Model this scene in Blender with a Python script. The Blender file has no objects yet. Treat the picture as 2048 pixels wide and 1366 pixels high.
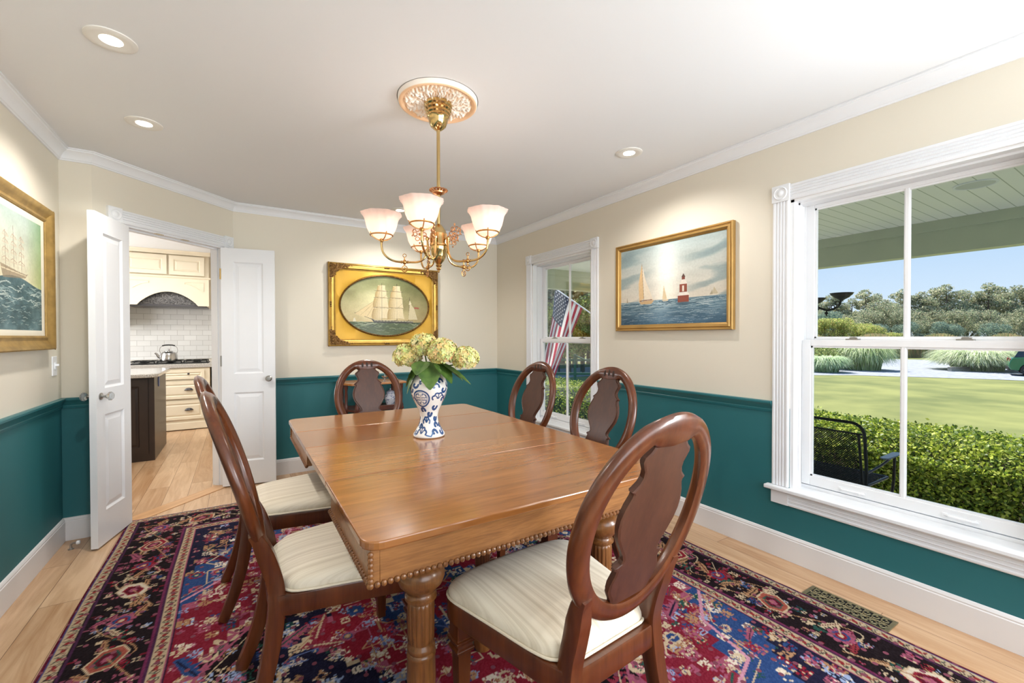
import bpy, math, random
import numpy as np
from mathutils import Matrix, Vector
S = bpy.context.scene
COL = S.collection
PI = math.pi
rnd = random.Random(7)
rs = np.random.RandomState(11)

# ------------------------------------------------------------------ camera, sky, sun, large lights
YAW, PITCH, ROLL, EYE = 0.5601, -0.011, -0.0019, 1.27
def setup_view():
    cd = bpy.data.cameras.new('camera'); cam = bpy.data.objects.new('camera', cd); COL.objects.link(cam)
    cd.sensor_width = 36.0; cd.lens = 872.55 / 2048 * 36.0; cd.clip_start = 0.05; cd.clip_end = 600
    s, c = math.sin(YAW), math.cos(YAW)
    F = Vector((s*math.cos(PITCH), c*math.cos(PITCH), math.sin(PITCH)))
    R = Vector((c, -s, 0)); U = R.cross(F)
    # roll
    cr, sr = math.cos(ROLL), math.sin(ROLL)
    R2 = R*cr + U*sr; U2 = U*cr - R*sr
    m = Matrix(((R2.x, U2.x, -F.x, 0), (R2.y, U2.y, -F.y, 0), (R2.z, U2.z, -F.z, EYE), (0, 0, 0, 1)))
    cam.matrix_world = m
    S.camera = cam
setup_view()
S.view_settings.view_transform = 'Standard'; S.view_settings.look = 'None'
S.view_settings.gamma = 1.0; S.view_settings.use_curve_mapping = False
S.view_settings.exposure = 0.3

def setup_world():
    w = bpy.data.worlds.new('sky'); S.world = w; w.use_nodes = True
    nt = w.node_tree; nt.nodes.clear()
    tc = nt.nodes.new('ShaderNodeTexCoord'); sp = nt.nodes.new('ShaderNodeSeparateXYZ')
    rp = nt.nodes.new('ShaderNodeValToRGB'); bg = nt.nodes.new('ShaderNodeBackground'); out = nt.nodes.new('ShaderNodeOutputWorld')
    nt.links.new(tc.outputs['Generated'], sp.inputs[0]); nt.links.new(sp.outputs['Z'], rp.inputs[0])
    e = rp.color_ramp.elements
    e[0].position = 0.0; e[0].color = (0.66, 0.77, 0.87, 1)
    e[1].position = 0.6; e[1].color = (0.20, 0.42, 0.86, 1)
    k = rp.color_ramp.elements.new(0.16); k.color = (0.44, 0.61, 0.83, 1)
    nt.links.new(rp.outputs[0], bg.inputs[0]); bg.inputs[1].default_value = 1.0
    nt.links.new(bg.outputs[0], out.inputs[0])
setup_world()

def lamp(name, kind, loc, energy, color=(1, 1, 1), rot=(0, 0, 0), **kw):
    d = bpy.data.lights.new(name, kind); d.energy = energy; d.color = color
    for k, v in kw.items(): setattr(d, k, v)
    o = bpy.data.objects.new(name, d); o.location = loc; o.rotation_euler = rot; COL.objects.link(o)
    return o
def aim(o, target):
    o.rotation_euler = (Vector(target) - Vector(o.location)).to_track_quat('-Z', 'Y').to_euler()
sun = lamp('sun', 'SUN', (20, -10, 30), 9.0, (1.0, 0.94, 0.84), angle=0.009)
sun.rotation_euler = Vector((-0.25, -0.45, -0.86)).to_track_quat('-Z', 'Y').to_euler()
# added fill light in front of the back wall, behind the camera
back = lamp('back_fill', 'AREA', (0.9, -1.52, 1.45), 44, (0.95, 0.98, 1.0), shape='RECTANGLE', size=2.6, size_y=1.5)
aim(back, (0.8, 2.5, 2.0))
# added fill light by the right wall behind the camera, brightening the left wall
side = lamp('side_fill', 'AREA', (2.60, -0.80, 1.40), 78, (0.93, 0.97, 1.0), shape='RECTANGLE', size=0.8, size_y=1.2)
aim(side, (-0.9, 2.2, 1.75))
kit = lamp('kitchen_side_fill', 'AREA', (-2.45, 6.6, 1.5), 38, (0.97, 0.98, 1.0), shape='RECTANGLE', size=1.4, size_y=1.2)  # added fill lamp in the kitchen; no window stands behind it
aim(kit, (0, 6.6, 1.3))

# ------------------------------------------------------------------ helpers
def lin(c):
    if isinstance(c, str):
        c = c.lstrip('#'); c = [int(c[i:i+2], 16)/255 for i in (0, 2, 4)]
    return tuple((x/12.92 if x <= 0.04045 else ((x+0.055)/1.055)**2.4) for x in c[:3])
def lin_np(a): return np.where(a <= 0.04045, a/12.92, ((a+0.055)/1.055)**2.4)

def tag(o, label=None, cat=None, group=None, kind=None):
    if label: o['label'] = label
    if cat: o['category'] = cat
    if group: o['group'] = group
    if kind: o['kind'] = kind
    return o
def thing(name, loc=(0, 0, 0), rz=0, label=None, cat=None, group=None):
    o = bpy.data.objects.new(name, None); o.empty_display_size = 0.1; COL.objects.link(o)
    o.location = loc; o.rotation_euler = (0, 0, rz)
    return tag(o, label, cat, group)
def copy_tree(o, parent=None):
    c = o.copy(); COL.objects.link(c); c.parent = parent
    if parent is not None: c.matrix_parent_inverse = o.matrix_parent_inverse.copy()
    for ch in [x for x in bpy.data.objects if x.parent == o]: copy_tree(ch, c)
    return c

class MB:
    def __init__(s): s.v = []; s.f = []
    def add(s, vs, fs):
        n = len(s.v); s.v += [tuple(p) for p in vs]; s.f += [tuple(i+n for i in f) for f in fs]; return s
    def box(s, x0, x1, y0, y1, z0, z1):
        return s.add([(x0,y0,z0),(x1,y0,z0),(x1,y1,z0),(x0,y1,z0),(x0,y0,z1),(x1,y0,z1),(x1,y1,z1),(x0,y1,z1)],
                     [(0,3,2,1),(4,5,6,7),(0,1,5,4),(1,2,6,5),(2,3,7,6),(3,0,4,7)])
    def lathe(s, prof, n=24, c=(0,0,0), axis='z', flute=None):
        vs = []; fs = []
        for j, (r, z) in enumerate(prof):
            for i in range(n):
                a = 2*PI*i/n; rr = r
                if flute: rr = r*flute(a, j, z)
                x, y = rr*math.cos(a), rr*math.sin(a)
                if axis == 'z': p = (x, y, z)
                elif axis == 'x': p = (z, x, y)
                else: p = (y, z, x)
                vs.append((p[0]+c[0], p[1]+c[1], p[2]+c[2]))
        for j in range(len(prof)-1):
            for i in range(n):
                a, b = j*n+i, j*n+(i+1) % n
                fs.append((a, b, b+n, a+n))
        if prof[0][0] > 1e-5: fs.append(tuple(reversed(range(n))))
        if prof[-1][0] > 1e-5: fs.append(tuple(range((len(prof)-1)*n, len(prof)*n)))
        return s.add(vs, fs)
    def tube(s, path, r, n=8, closed=False, sec=None, up=None, caps=True):
        P = [Vector(p) for p in path]; m = len(P); vs = []; fs = []
        rr = r if isinstance(r, (list, tuple)) else [r]*m
        N = Vector(up) if up else None
        for k in range(m):
            a = P[(k-1) % m] if (closed or k > 0) else P[k]; b = P[(k+1) % m] if (closed or k < m-1) else P[k]
            t = (b-a).normalized()
            if N is None:
                N = Vector((0,0,1)) if abs(t.z) < 0.9 else Vector((1,0,0))
            base = Vector(up) if up else N
            N = (base - t*base.dot(t))
            if N.length < 1e-6: N = t.orthogonal()
            N.normalize(); B = t.cross(N)
            if sec:
                for (q, w) in sec: vs.append(P[k] + N*q*rr[k] + B*w*rr[k])
            else:
                for i in range(n):
                    an = 2*PI*i/n; vs.append(P[k] + N*math.cos(an)*rr[k] + B*math.sin(an)*rr[k])
        q = len(sec) if sec else n
        for k in range(m if closed else m-1):
            for i in range(q):
                a, b = k*q+i, k*q+(i+1) % q; c, d = ((k+1) % m)*q+i, ((k+1) % m)*q+(i+1) % q
                fs.append((a, b, d, c))
        if not closed and caps: fs.append(tuple(reversed(range(q)))); fs.append(tuple(range((m-1)*q, m*q)))
        return s.add(vs, fs)
    def prism(s, poly, h0, h1, f=lambda a, b, h: (a, b, h)):
        n = len(poly)
        vs = [f(a, b, h0) for a, b in poly] + [f(a, b, h1) for a, b in poly]
        fs = [tuple(reversed(range(n))), tuple(range(n, 2*n))] + [(i, (i+1) % n, n+(i+1) % n, n+i) for i in range(n)]
        return s.add(vs, fs)
    def grid(s, nu, nv, f, cu=False, cv=False):
        vs = [f(i/(nu if cu else nu-1), j/(nv if cv else nv-1)) for j in range(nv) for i in range(nu)]
        fs = []
        for j in range(nv if cv else nv-1):
            for i in range(nu if cu else nu-1):
                fs.append((j*nu+i, j*nu+(i+1) % nu, ((j+1) % nv)*nu+(i+1) % nu, ((j+1) % nv)*nu+i))
        return s.add(vs, fs)
    def ball(s, c, r, n=8, m=6, sc=(1,1,1)):
        vs = []; fs = []
        for j in range(1, m):
            ph = PI*j/m
            for i in range(n):
                a = 2*PI*i/n; vs.append((c[0]+r*sc[0]*math.sin(ph)*math.cos(a), c[1]+r*sc[1]*math.sin(ph)*math.sin(a), c[2]+r*sc[2]*math.cos(ph)))
        t = len(vs); vs += [(c[0], c[1], c[2]+r*sc[2]), (c[0], c[1], c[2]-r*sc[2])]
        for j in range(m-2):
            for i in range(n):
                a, b = j*n+i, j*n+(i+1) % n; fs.append((a, a+n, b+n, b))
        for i in range(n):
            fs.append((t, i, (i+1) % n)); fs.append((t+1, (m-2)*n+(i+1) % n, (m-2)*n+i))
        return s.add(vs, fs)
    def xf(s, M, start=0):
        s.v[start:] = [tuple(M @ Vector(p)) for p in s.v[start:]]; return s
    def build(s, name, m, parent=None, smooth=True, bevel=0, loc=None, ang=35, fix=True):
        me = bpy.data.meshes.new(name); me.from_pydata(s.v, [], s.f)
        if fix:
            import bmesh
            bm = bmesh.new(); bm.from_mesh(me); bmesh.ops.recalc_face_normals(bm, faces=bm.faces); bm.to_mesh(me); bm.free()
        me.materials.append(m)
        if smooth: me.shade_smooth(); me.set_sharp_from_angle(angle=math.radians(ang))
        o = bpy.data.objects.new(name, me); COL.objects.link(o)
        if parent is not None: o.parent = parent
        if loc: o.location = loc
        if bevel:
            b = o.modifiers.new('bevel', 'BEVEL'); b.width = bevel; b.segments = 2; b.limit_method = 'ANGLE'; b.angle_limit = math.radians(40)
        return o
def struct(o): o['kind'] = 'structure'; return o

# ------------------------------------------------------------------ materials
def mat(name, color=(0.8,)*3, rough=0.5, metal=0.0, var=0.0, vscale=5.0, stretch=(1,1,1), bump=0.0, bscale=200.0, coat=0.0, spec=0.5, detail=4, color2=None, emit=None, trans=0.0, alpha=1.0, attr=None, sheen=0.0, sss=0.0, lo=0.35, hi=0.65):
    m = bpy.data.materials.new(name); m.use_nodes = True; nt = m.node_tree; b = nt.nodes['Principled BSDF']
    c = lin(color); N = nt.nodes.new; L = nt.links.new
    b.inputs['Roughness'].default_value = rough; b.inputs['Metallic'].default_value = metal
    b.inputs['Specular IOR Level'].default_value = spec
    b.inputs['Coat Weight'].default_value = coat; b.inputs['Coat Roughness'].default_value = 0.12
    b.inputs['Transmission Weight'].default_value = trans; b.inputs['Alpha'].default_value = alpha
    b.inputs['Sheen Weight'].default_value = sheen
    if sss: b.inputs['Subsurface Weight'].default_value = sss; b.inputs['Subsurface Radius'].default_value = (0.02,0.01,0.006)
    tc = N('ShaderNodeTexCoord'); mp = N('ShaderNodeMapping'); mp.inputs['Scale'].default_value = stretch
    L(tc.outputs['Object'], mp.inputs[0])
    src = None
    if attr:
        at = N('ShaderNodeAttribute'); at.attribute_name = 'Col'; src = at.outputs['Color']
    if var or color2:
        no = N('ShaderNodeTexNoise'); no.inputs['Scale'].default_value = vscale; no.inputs['Detail'].default_value = detail
        L(mp.outputs[0], no.inputs['Vector'])
        rp = N('ShaderNodeValToRGB'); rp.color_ramp.elements[0].position = lo; rp.color_ramp.elements[1].position = hi
        if color2: c1, c2 = c, lin(color2)
        else: c1 = tuple(x*(1-var) for x in c); c2 = tuple(min(1, x*(1+var)) for x in c)
        if attr: c1 = (1-var,)*3; c2 = (1+var,)*3
        rp.color_ramp.elements[0].color = (*c1, 1); rp.color_ramp.elements[1].color = (*c2, 1)
        L(no.outputs['Fac'], rp.inputs[0])
        if attr:
            mx = N('ShaderNodeMix'); mx.data_type = 'RGBA'; mx.blend_type = 'MULTIPLY'; mx.inputs[0].default_value = 1
            L(src, mx.inputs[6]); L(rp.outputs[0], mx.inputs[7]); src = mx.outputs[2]
        else: src = rp.outputs[0]
    if src is not None: L(src, b.inputs['Base Color'])
    else: b.inputs['Base Color'].default_value = (*c, 1)
    if bump:
        n2 = N('ShaderNodeTexNoise'); n2.inputs['Scale'].default_value = bscale; n2.inputs['Detail'].default_value = 3
        L(mp.outputs[0], n2.inputs['Vector'])
        bp = N('ShaderNodeBump'); bp.inputs['Strength'].default_value = bump; bp.inputs['Distance'].default_value = 0.002
        L(n2.outputs['Fac'], bp.inputs['Height']); L(bp.outputs[0], b.inputs['Normal'])
    if emit:
        b.inputs['Emission Color'].default_value = (*lin(emit[0]), 1); b.inputs['Emission Strength'].default_value = emit[1]
    return m

def wood(name, dark, light, axis='y', scale=1.0, rough=0.3, coat=0.3, ring=1.0, bump=0.15, lo=0.3, hi=0.7):
    """streaky grain running along one object axis"""
    st = {'x': (1.2, 14, 14), 'y': (14, 1.2, 14), 'z': (14, 14, 1.2)}[axis]
    m = bpy.data.materials.new(name); m.use_nodes = True; nt = m.node_tree; b = nt.nodes['Principled BSDF']; N = nt.nodes.new; L = nt.links.new
    tc = N('ShaderNodeTexCoord'); mp = N('ShaderNodeMapping'); mp.inputs['Scale'].default_value = tuple(q*scale for q in st)
    L(tc.outputs['Object'], mp.inputs[0])
    n1 = N('ShaderNodeTexNoise'); n1.inputs['Scale'].default_value = 1.3; n1.inputs['Detail'].default_value = 8; n1.inputs['Roughness'].default_value = 0.65; n1.inputs['Distortion'].default_value = 0.6*ring
    n2 = N('ShaderNodeTexNoise'); n2.inputs['Scale'].default_value = 9; n2.inputs['Detail'].default_value = 4
    L(mp.outputs[0], n1.inputs['Vector']); L(mp.outputs[0], n2.inputs['Vector'])
    ad = N('ShaderNodeMath'); ad.operation = 'MULTIPLY_ADD'; ad.inputs[1].default_value = 0.35; L(n2.outputs['Fac'], ad.inputs[0]); 
    mu = N('ShaderNodeMath'); mu.operation = 'MULTIPLY'; mu.inputs[1].default_value = 0.75; L(n1.outputs['Fac'], mu.inputs[0]); L(mu.outputs[0], ad.inputs[2])
    rp = N('ShaderNodeValToRGB'); rp.color_ramp.elements[0].position = lo; rp.color_ramp.elements[1].position = hi
    rp.color_ramp.elements[0].color = (*lin(dark), 1); rp.color_ramp.elements[1].color = (*lin(light), 1)
    L(ad.outputs[0], rp.inputs[0]); L(rp.outputs[0], b.inputs['Base Color'])
    b.inputs['Roughness'].default_value = rough; b.inputs['Coat Weight'].default_value = coat; b.inputs['Coat Roughness'].default_value = 0.15
    if bump:
        bp = N('ShaderNodeBump'); bp.inputs['Strength'].default_value = bump; bp.inputs['Distance'].default_value = 0.001
        L(ad.outputs[0], bp.inputs['Height']); L(bp.outputs[0], b.inputs['Normal'])
    return m

def wall_paint(name, split):
    m = bpy.data.materials.new(name); m.use_nodes = True; nt = m.node_tree; b = nt.nodes['Principled BSDF']; N = nt.nodes.new; L = nt.links.new
    g = N('ShaderNodeNewGeometry'); sp = N('ShaderNodeSeparateXYZ'); L(g.outputs['Position'], sp.inputs[0])
    gt = N('ShaderNodeMath'); gt.operation = 'GREATER_THAN'; gt.inputs[1].default_value = split; L(sp.outputs['Z'], gt.inputs[0])
    mx = N('ShaderNodeMix'); mx.data_type = 'RGBA'; L(gt.outputs[0], mx.inputs[0])
    mx.inputs[6].default_value = (*lin(TEAL), 1); mx.inputs[7].default_value = (*lin(CREAM), 1)
    L(mx.outputs[2], b.inputs['Base Color']); b.inputs['Roughness'].default_value = 0.55
    no = N('ShaderNodeTexNoise'); no.inputs['Scale'].default_value = 160; L(g.outputs['Position'], no.inputs['Vector'])
    bp = N('ShaderNodeBump'); bp.inputs['Strength'].default_value = 0.06; bp.inputs['Distance'].default_value = 0.002; L(no.outputs['Fac'], bp.inputs['Height']); L(bp.outputs[0], b.inputs['Normal'])
    return m
TEAL = '#24696F'; CREAM = '#E1DACA'
M = {}
M['wall'] = wall_paint('wall_paint', 0.86)
M['wall_plain'] = mat('cream_paint', '#EDE7DA', 0.6, bump=0.05)
M['teal'] = mat('teal_paint', TEAL, 0.35, var=0.02)
M['ceiling'] = mat('ceiling_paint', '#E6E8EA', 0.9, bump=0.04)
M['white'] = mat('white_trim_paint', '#E9EBEE', 0.35, var=0.01)
M['white2'] = mat('window_vinyl', '#F1F2F4', 0.3, var=0.01)
M['base'] = mat('baseboard_paint', '#E2E0E0', 0.45, var=0.01)
M['oak'] = wood('table_oak', '#7E4F28', '#B27A44', 'x', 1.0, 0.2, 0.5, 1.2, lo=0.28, hi=0.72)
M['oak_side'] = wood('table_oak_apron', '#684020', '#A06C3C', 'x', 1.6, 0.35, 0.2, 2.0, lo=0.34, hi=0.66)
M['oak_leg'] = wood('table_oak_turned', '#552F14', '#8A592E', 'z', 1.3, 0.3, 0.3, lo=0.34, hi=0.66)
M['mahog'] = wood('chair_wood', '#351507', '#6A3618', 'z', 0.7, 0.28, 0.2, lo=0.3, hi=0.72, bump=0.03)
M['mahog_dark'] = wood('splat_veneer', '#381C11', '#583220', 'z', 0.8, 0.42, 0.08, 1.0, lo=0.3, hi=0.75, bump=0.03)
M['slot_dark'] = mat('slot_shade', '#26120A', 0.6, var=0.1)
M['brass'] = mat('polished_brass', '#CFB27A', 0.16, 1.0, var=0.03, vscale=30)
M['brass_dull'] = mat('aged_brass', '#B98A52', 0.32, 1.0, var=0.12, vscale=60)
M['copper'] = mat('copper_filigree', '#CB966A', 0.3, 1.0, var=0.1, vscale=80)
M['gold'] = mat('gilt', '#BA9448', 0.34, 0.7, var=0.14, vscale=14, bump=0.1, bscale=90)
M['gold_dark'] = mat('antique_gilt', '#8B6632', 0.42, 0.7, color2='#5A3F22', vscale=60, bump=0.2, bscale=150)
M['gold_pale'] = mat('pale_gilt', '#B39358', 0.4, 0.6, var=0.14, vscale=20, bump=0.1)
M['steel'] = mat('steel', '#B9B9BA', 0.22, 1.0, var=0.04)
M['iron'] = mat('black_iron', '#151616', 0.45, 0.3, var=0.1)
M['leaf'] = mat('hydrangea_leaf', '#3C5A22', 0.5, color2='#5C7A34', vscale=22, bump=0.2, bscale=60)
M['petal'] = mat('hydrangea_petal', '#B9BE62', 0.7, attr=1, var=0.06, vscale=50, sss=0.15)
M['glass'] = None
def glassmat():
    m = bpy.data.materials.new('window_glass'); m.use_nodes = True; nt = m.node_tree; nt.nodes.clear(); N = nt.nodes.new; L = nt.links.new
    o = N('ShaderNodeOutputMaterial'); t = N('ShaderNodeBsdfTransparent'); g = N('ShaderNodeBsdfGlossy'); g.inputs['Roughness'].default_value = 0.02
    t.inputs[0].default_value = (0.97, 0.98, 0.98, 1)
    f = N('ShaderNodeFresnel'); f.inputs[0].default_value = 1.45; mu = N('ShaderNodeMath'); mu.operation = 'MULTIPLY'; mu.inputs[1].default_value = 0.22
    L(f.outputs[0], mu.inputs[0]); mx = N('ShaderNodeMixShader'); L(mu.outputs[0], mx.inputs[0]); L(t.outputs[0], mx.inputs[1]); L(g.outputs[0], mx.inputs[2]); L(mx.outputs[0], o.inputs[0])
    return m
M['glass'] = glassmat()

def planks(name, axis, width, dark, light, length=1.3):
    m = bpy.data.materials.new(name); m.use_nodes = True; nt = m.node_tree; b = nt.nodes['Principled BSDF']; N = nt.nodes.new; L = nt.links.new
    g = N('ShaderNodeNewGeometry'); mp = N('ShaderNodeMapping'); L(g.outputs['Position'], mp.inputs[0])
    mp.inputs['Rotation'].default_value = (0, 0, PI/2); mp.inputs['Location'].default_value = (0.3, 0.055, 0)
    br = N('ShaderNodeTexBrick'); br.offset = 0.37; br.inputs['Scale'].default_value = 1.0; br.inputs['Brick Width'].default_value = length; br.inputs['Row Height'].default_value = width
    br.inputs['Mortar Size'].default_value = 0.0013; br.inputs['Mortar Smooth'].default_value = 0.1; br.inputs['Bias'].default_value = 0
    br.inputs['Color1'].default_value = (0, 0, 0, 1); br.inputs['Color2'].default_value = (1, 1, 1, 1); br.inputs['Mortar'].default_value = (0.5,)*3+(1,)
    L(mp.outputs[0], br.inputs['Vector'])
    mp2 = N('ShaderNodeMapping'); L(g.outputs['Position'], mp2.inputs[0]); mp2.inputs['Scale'].default_value = (9, 0.9, 1)
    ad = N('ShaderNodeVectorMath'); ad.operation = 'ADD'; L(mp2.outputs[0], ad.inputs[0])
    sc = N('ShaderNodeVectorMath'); sc.operation = 'SCALE'; sc.inputs['Scale'].default_value = 13; L(br.outputs['Color'], sc.inputs[0]); L(sc.outputs[0], ad.inputs[1])
    n1 = N('ShaderNodeTexNoise'); n1.inputs['Scale'].default_value = 1.6; n1.inputs['Detail'].default_value = 9; n1.inputs['Roughness'].default_value = 0.62; n1.inputs['Distortion'].default_value = 1.4
    L(ad.outputs[0], n1.inputs['Vector'])
    # per plank tone + grain
    ma = N('ShaderNodeMath'); ma.operation = 'MULTIPLY_ADD'; ma.inputs[1].default_value = 0.22; L(br.outputs['Color'], ma.inputs[0])
    mb_ = N('ShaderNodeMath'); mb_.operation = 'MULTIPLY'; mb_.inputs[1].default_value = 0.8; L(n1.outputs['Fac'], mb_.inputs[0]); L(mb_.outputs[0], ma.inputs[2])
    rp = N('ShaderNodeValToRGB'); rp.color_ramp.elements[0].position = 0.3; rp.color_ramp.elements[1].position = 0.72
    rp.color_ramp.elements[0].color = (*lin(dark), 1); rp.color_ramp.elements[1].color = (*lin(light), 1); L(ma.outputs[0], rp.inputs[0])
    mx = N('ShaderNodeMix'); mx.data_type = 'RGBA'; L(br.outputs['Fac'], mx.inputs[0]); L(rp.outputs[0], mx.inputs[6]); mx.inputs[7].default_value = (*lin('#6B4A2C'), 1)
    L(mx.outputs[2], b.inputs['Base Color']); b.inputs['Roughness'].default_value = 0.32; b.inputs['Coat Weight'].default_value = 0.15; b.inputs['Coat Roughness'].default_value = 0.2
    bp = N('ShaderNodeBump'); bp.inputs['Strength'].default_value = 0.25; bp.inputs['Distance'].default_value = 0.001; bp.invert = True; L(br.outputs['Fac'], bp.inputs['Height']); L(bp.outputs[0], b.inputs['Normal'])
    return m
M['floor'] = planks('oak_planks', 'y', 0.15, '#A97F58', '#D6B592')

# painted colour surfaces (colours kept in a mesh attribute)
def set_col(me, cols):
    a = me.attributes.new('Col', 'FLOAT_COLOR', 'POINT')
    c = np.ones((len(me.vertices), 4), dtype=np.float32); c[:, :3] = lin_np(np.clip(cols, 0, 1)); a.data.foreach_set('color', c.ravel())
def np_mesh(name, V, F, m, parent=None, cols=None, smooth=False):
    me = bpy.data.meshes.new(name); V = np.asarray(V, dtype=np.float32); F = np.asarray(F, dtype=np.int32); k = F.shape[1]
    me.vertices.add(len(V)); me.vertices.foreach_set('co', V.ravel()); me.loops.add(F.size); me.loops.foreach_set('vertex_index', F.ravel())
    me.polygons.add(len(F)); me.polygons.foreach_set('loop_start', np.arange(0, F.size, k, dtype=np.int32)); me.polygons.foreach_set('loop_total', np.full(len(F), k, dtype=np.int32))
    me.update(calc_edges=True); me.validate()
    if cols is not None: set_col(me, cols)
    if smooth: me.shade_smooth()
    me.materials.append(m); o = bpy.data.objects.new(name, me); COL.objects.link(o)
    if parent is not None: o.parent = parent
    return o
def quad_idx(nx, ny):
    i, j = np.meshgrid(np.arange(nx-1), np.arange(ny-1)); a = (j*nx+i).ravel()
    return np.stack([a, a+1, a+1+nx, a+nx], 1)

class Canvas:
    """a colour raster over [x0,x1]x[y0,y1], filled by drawing shapes"""
    def __init__(s, x0, x1, y0, y1, nx, ny, col):
        s.x = np.linspace(x0, x1, nx); s.y = np.linspace(y0, y1, ny); s.X, s.Y = np.meshgrid(s.x, s.y); s.nx, s.ny = nx, ny
        s.A = np.zeros((ny, nx, 3)); s.A[:] = s.c(col)
    def c(s, col):
        if isinstance(col, str): col = col.lstrip('#'); return np.array([int(col[i:i+2], 16)/255 for i in (0, 2, 4)])
        return np.array(col, dtype=float)
    def win(s, x0, x1, y0, y1):
        i0, i1 = np.searchsorted(s.x, [x0, x1]); j0, j1 = np.searchsorted(s.y, [y0, y1]); return slice(j0, j1), slice(i0, i1)
    def put(s, w, mask, col, a=1.0):
        if mask.size == 0: return
        m = (mask*a)[..., None]; s.A[w] = s.A[w]*(1-m) + s.c(col)*m
    def poly(s, P, col, a=1.0):
        P = np.asarray(P, float); w = s.win(P[:, 0].min(), P[:, 0].max(), P[:, 1].min(), P[:, 1].max()); X, Y = s.X[w], s.Y[w]
        if X.size == 0: return
        ins = np.zeros(X.shape, bool); n = len(P)
        for i in range(n):
            xa, ya = P[i]; xb, yb = P[(i+1) % n]
            if ya == yb: continue
            c = ((ya > Y) != (yb > Y)) & (X < (xb-xa)*(Y-ya)/(yb-ya)+xa); ins ^= c
        s.put(w, ins.astype(float), col, a)
    def ell(s, cx, cy, rx, ry, col, a=1.0, rot=0, soft=0, inner=0):
        r = max(rx, ry)*(1+soft); w = s.win(cx-r, cx+r, cy-r, cy+r); X, Y = s.X[w]-cx, s.Y[w]-cy
        c, n = math.cos(rot), math.sin(rot); d = np.sqrt(((X*c+Y*n)/rx)**2 + ((-X*n+Y*c)/ry)**2)
        m = np.clip((1+soft-d)/max(soft*2, 1e-6), 0, 1) if soft else (d < 1).astype(float)
        if inner: m = m*(d > inner)
        s.put(w, m, col, a)
    def line(s, pts, wd, col, a=1.0):
        for (xa, ya), (xb, yb) in zip(pts[:-1], pts[1:]):
            w = s.win(min(xa, xb)-wd, max(xa, xb)+wd, min(ya, yb)-wd, max(ya, yb)+wd); X, Y = s.X[w], s.Y[w]
            dx, dy = xb-xa, yb-ya; L2 = dx*dx+dy*dy+1e-12; t = np.clip(((X-xa)*dx+(Y-ya)*dy)/L2, 0, 1)
            d = np.hypot(X-xa-t*dx, Y-ya-t*dy); s.put(w, (d < wd/2).astype(float), col, a)
    def rect(s, x0, x1, y0, y1, col, a=1.0):
        w = s.win(x0, x1, y0, y1); s.put(w, np.ones(s.X[w].shape), col, a)
    def noise(s, sx, sy, seed=0, oct=4):
        r = np.random.RandomState(seed); out = np.zeros(s.X.shape); amp = 1; tot = 0
        for o in range(oct):
            G = r.rand(64, 64); u = s.X*sx*2**o+7.3*o; v = s.Y*sy*2**o+3.1*o
            iu, iv = np.floor(u).astype(int), np.floor(v).astype(int); fu, fv = u-iu, v-iv; fu = fu*fu*(3-2*fu); fv = fv*fv*(3-2*fv)
            g = lambda a, b: G[b % 64, a % 64]
            out += amp*((g(iu, iv)*(1-fu)+g(iu+1, iv)*fu)*(1-fv)+(g(iu, iv+1)*(1-fu)+g(iu+1, iv+1)*fu)*fv); tot += amp; amp *= 0.5
        return out/tot
    def surf(s, name, m, parent, f):
        V = np.stack(f(s.X, s.Y), -1).reshape(-1, 3); return np_mesh(name, V, quad_idx(s.nx, s.ny), m, parent, s.A.reshape(-1, 3))
# ------------------------------------------------------------------ the room
XR, YF, XL, YB, H = 2.634, 4.536, -0.936, -1.6, 2.44
P1 = (-0.785, 3.785); P2 = (-0.034, 4.536); S45 = math.sqrt(0.5); SL = 1.062
WY = [(0.315, 1.25), (2.88, 3.80), (-1.27, -0.35)]          # window openings in the right wall, the last one added behind the camera
WZ = (0.41, 2.033)

b = MB(); b.box(-3.2, XR+0.02, YB-0.15, 8.25, -0.12, 0.0); struct(b.build('floor', M['floor'], smooth=False))
b = MB(); b.box(-3.2, XR+0.02, YB-0.15, 8.25, H, H+0.12); struct(b.build('ceiling', M['ceiling'], smooth=False))

def right_wall():
    b = MB(); x0, x1 = XR, XR+0.16
    ys = [YB-0.15, WY[0][0], WY[0][1], WY[1][0], WY[1][1], YF+0.12]
    b.box(x0, x1, ys[0], WY[2][0], 0, H); b.box(x0, x1, WY[2][1], ys[1], 0, H); b.box(x0, x1, ys[2], ys[3], 0, H); b.box(x0, x1, ys[4], ys[5], 0, H)
    for a, c in WY: b.box(x0, x1, a, c, 0, WZ[0]-0.01); b.box(x0, x1, a, c, WZ[1], H)
    struct(b.build('wall_right', M['wall'], smooth=False))
right_wall()
b = MB(); b.box(P2[0], XR, YF, YF+0.12, 0, H); struct(b.build('wall_front', M['wall'], smooth=False))
b = MB(); b.box(XL-0.12, XL, YB, P1[1]+0.1, 0, H); struct(b.build('wall_left', M['wall'], smooth=False))
b = MB(); b.box(XL, P1[0], P1[1], P1[1]+0.1, 0, H); struct(b.build('wall_stub', M['wall'], smooth=False))
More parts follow.
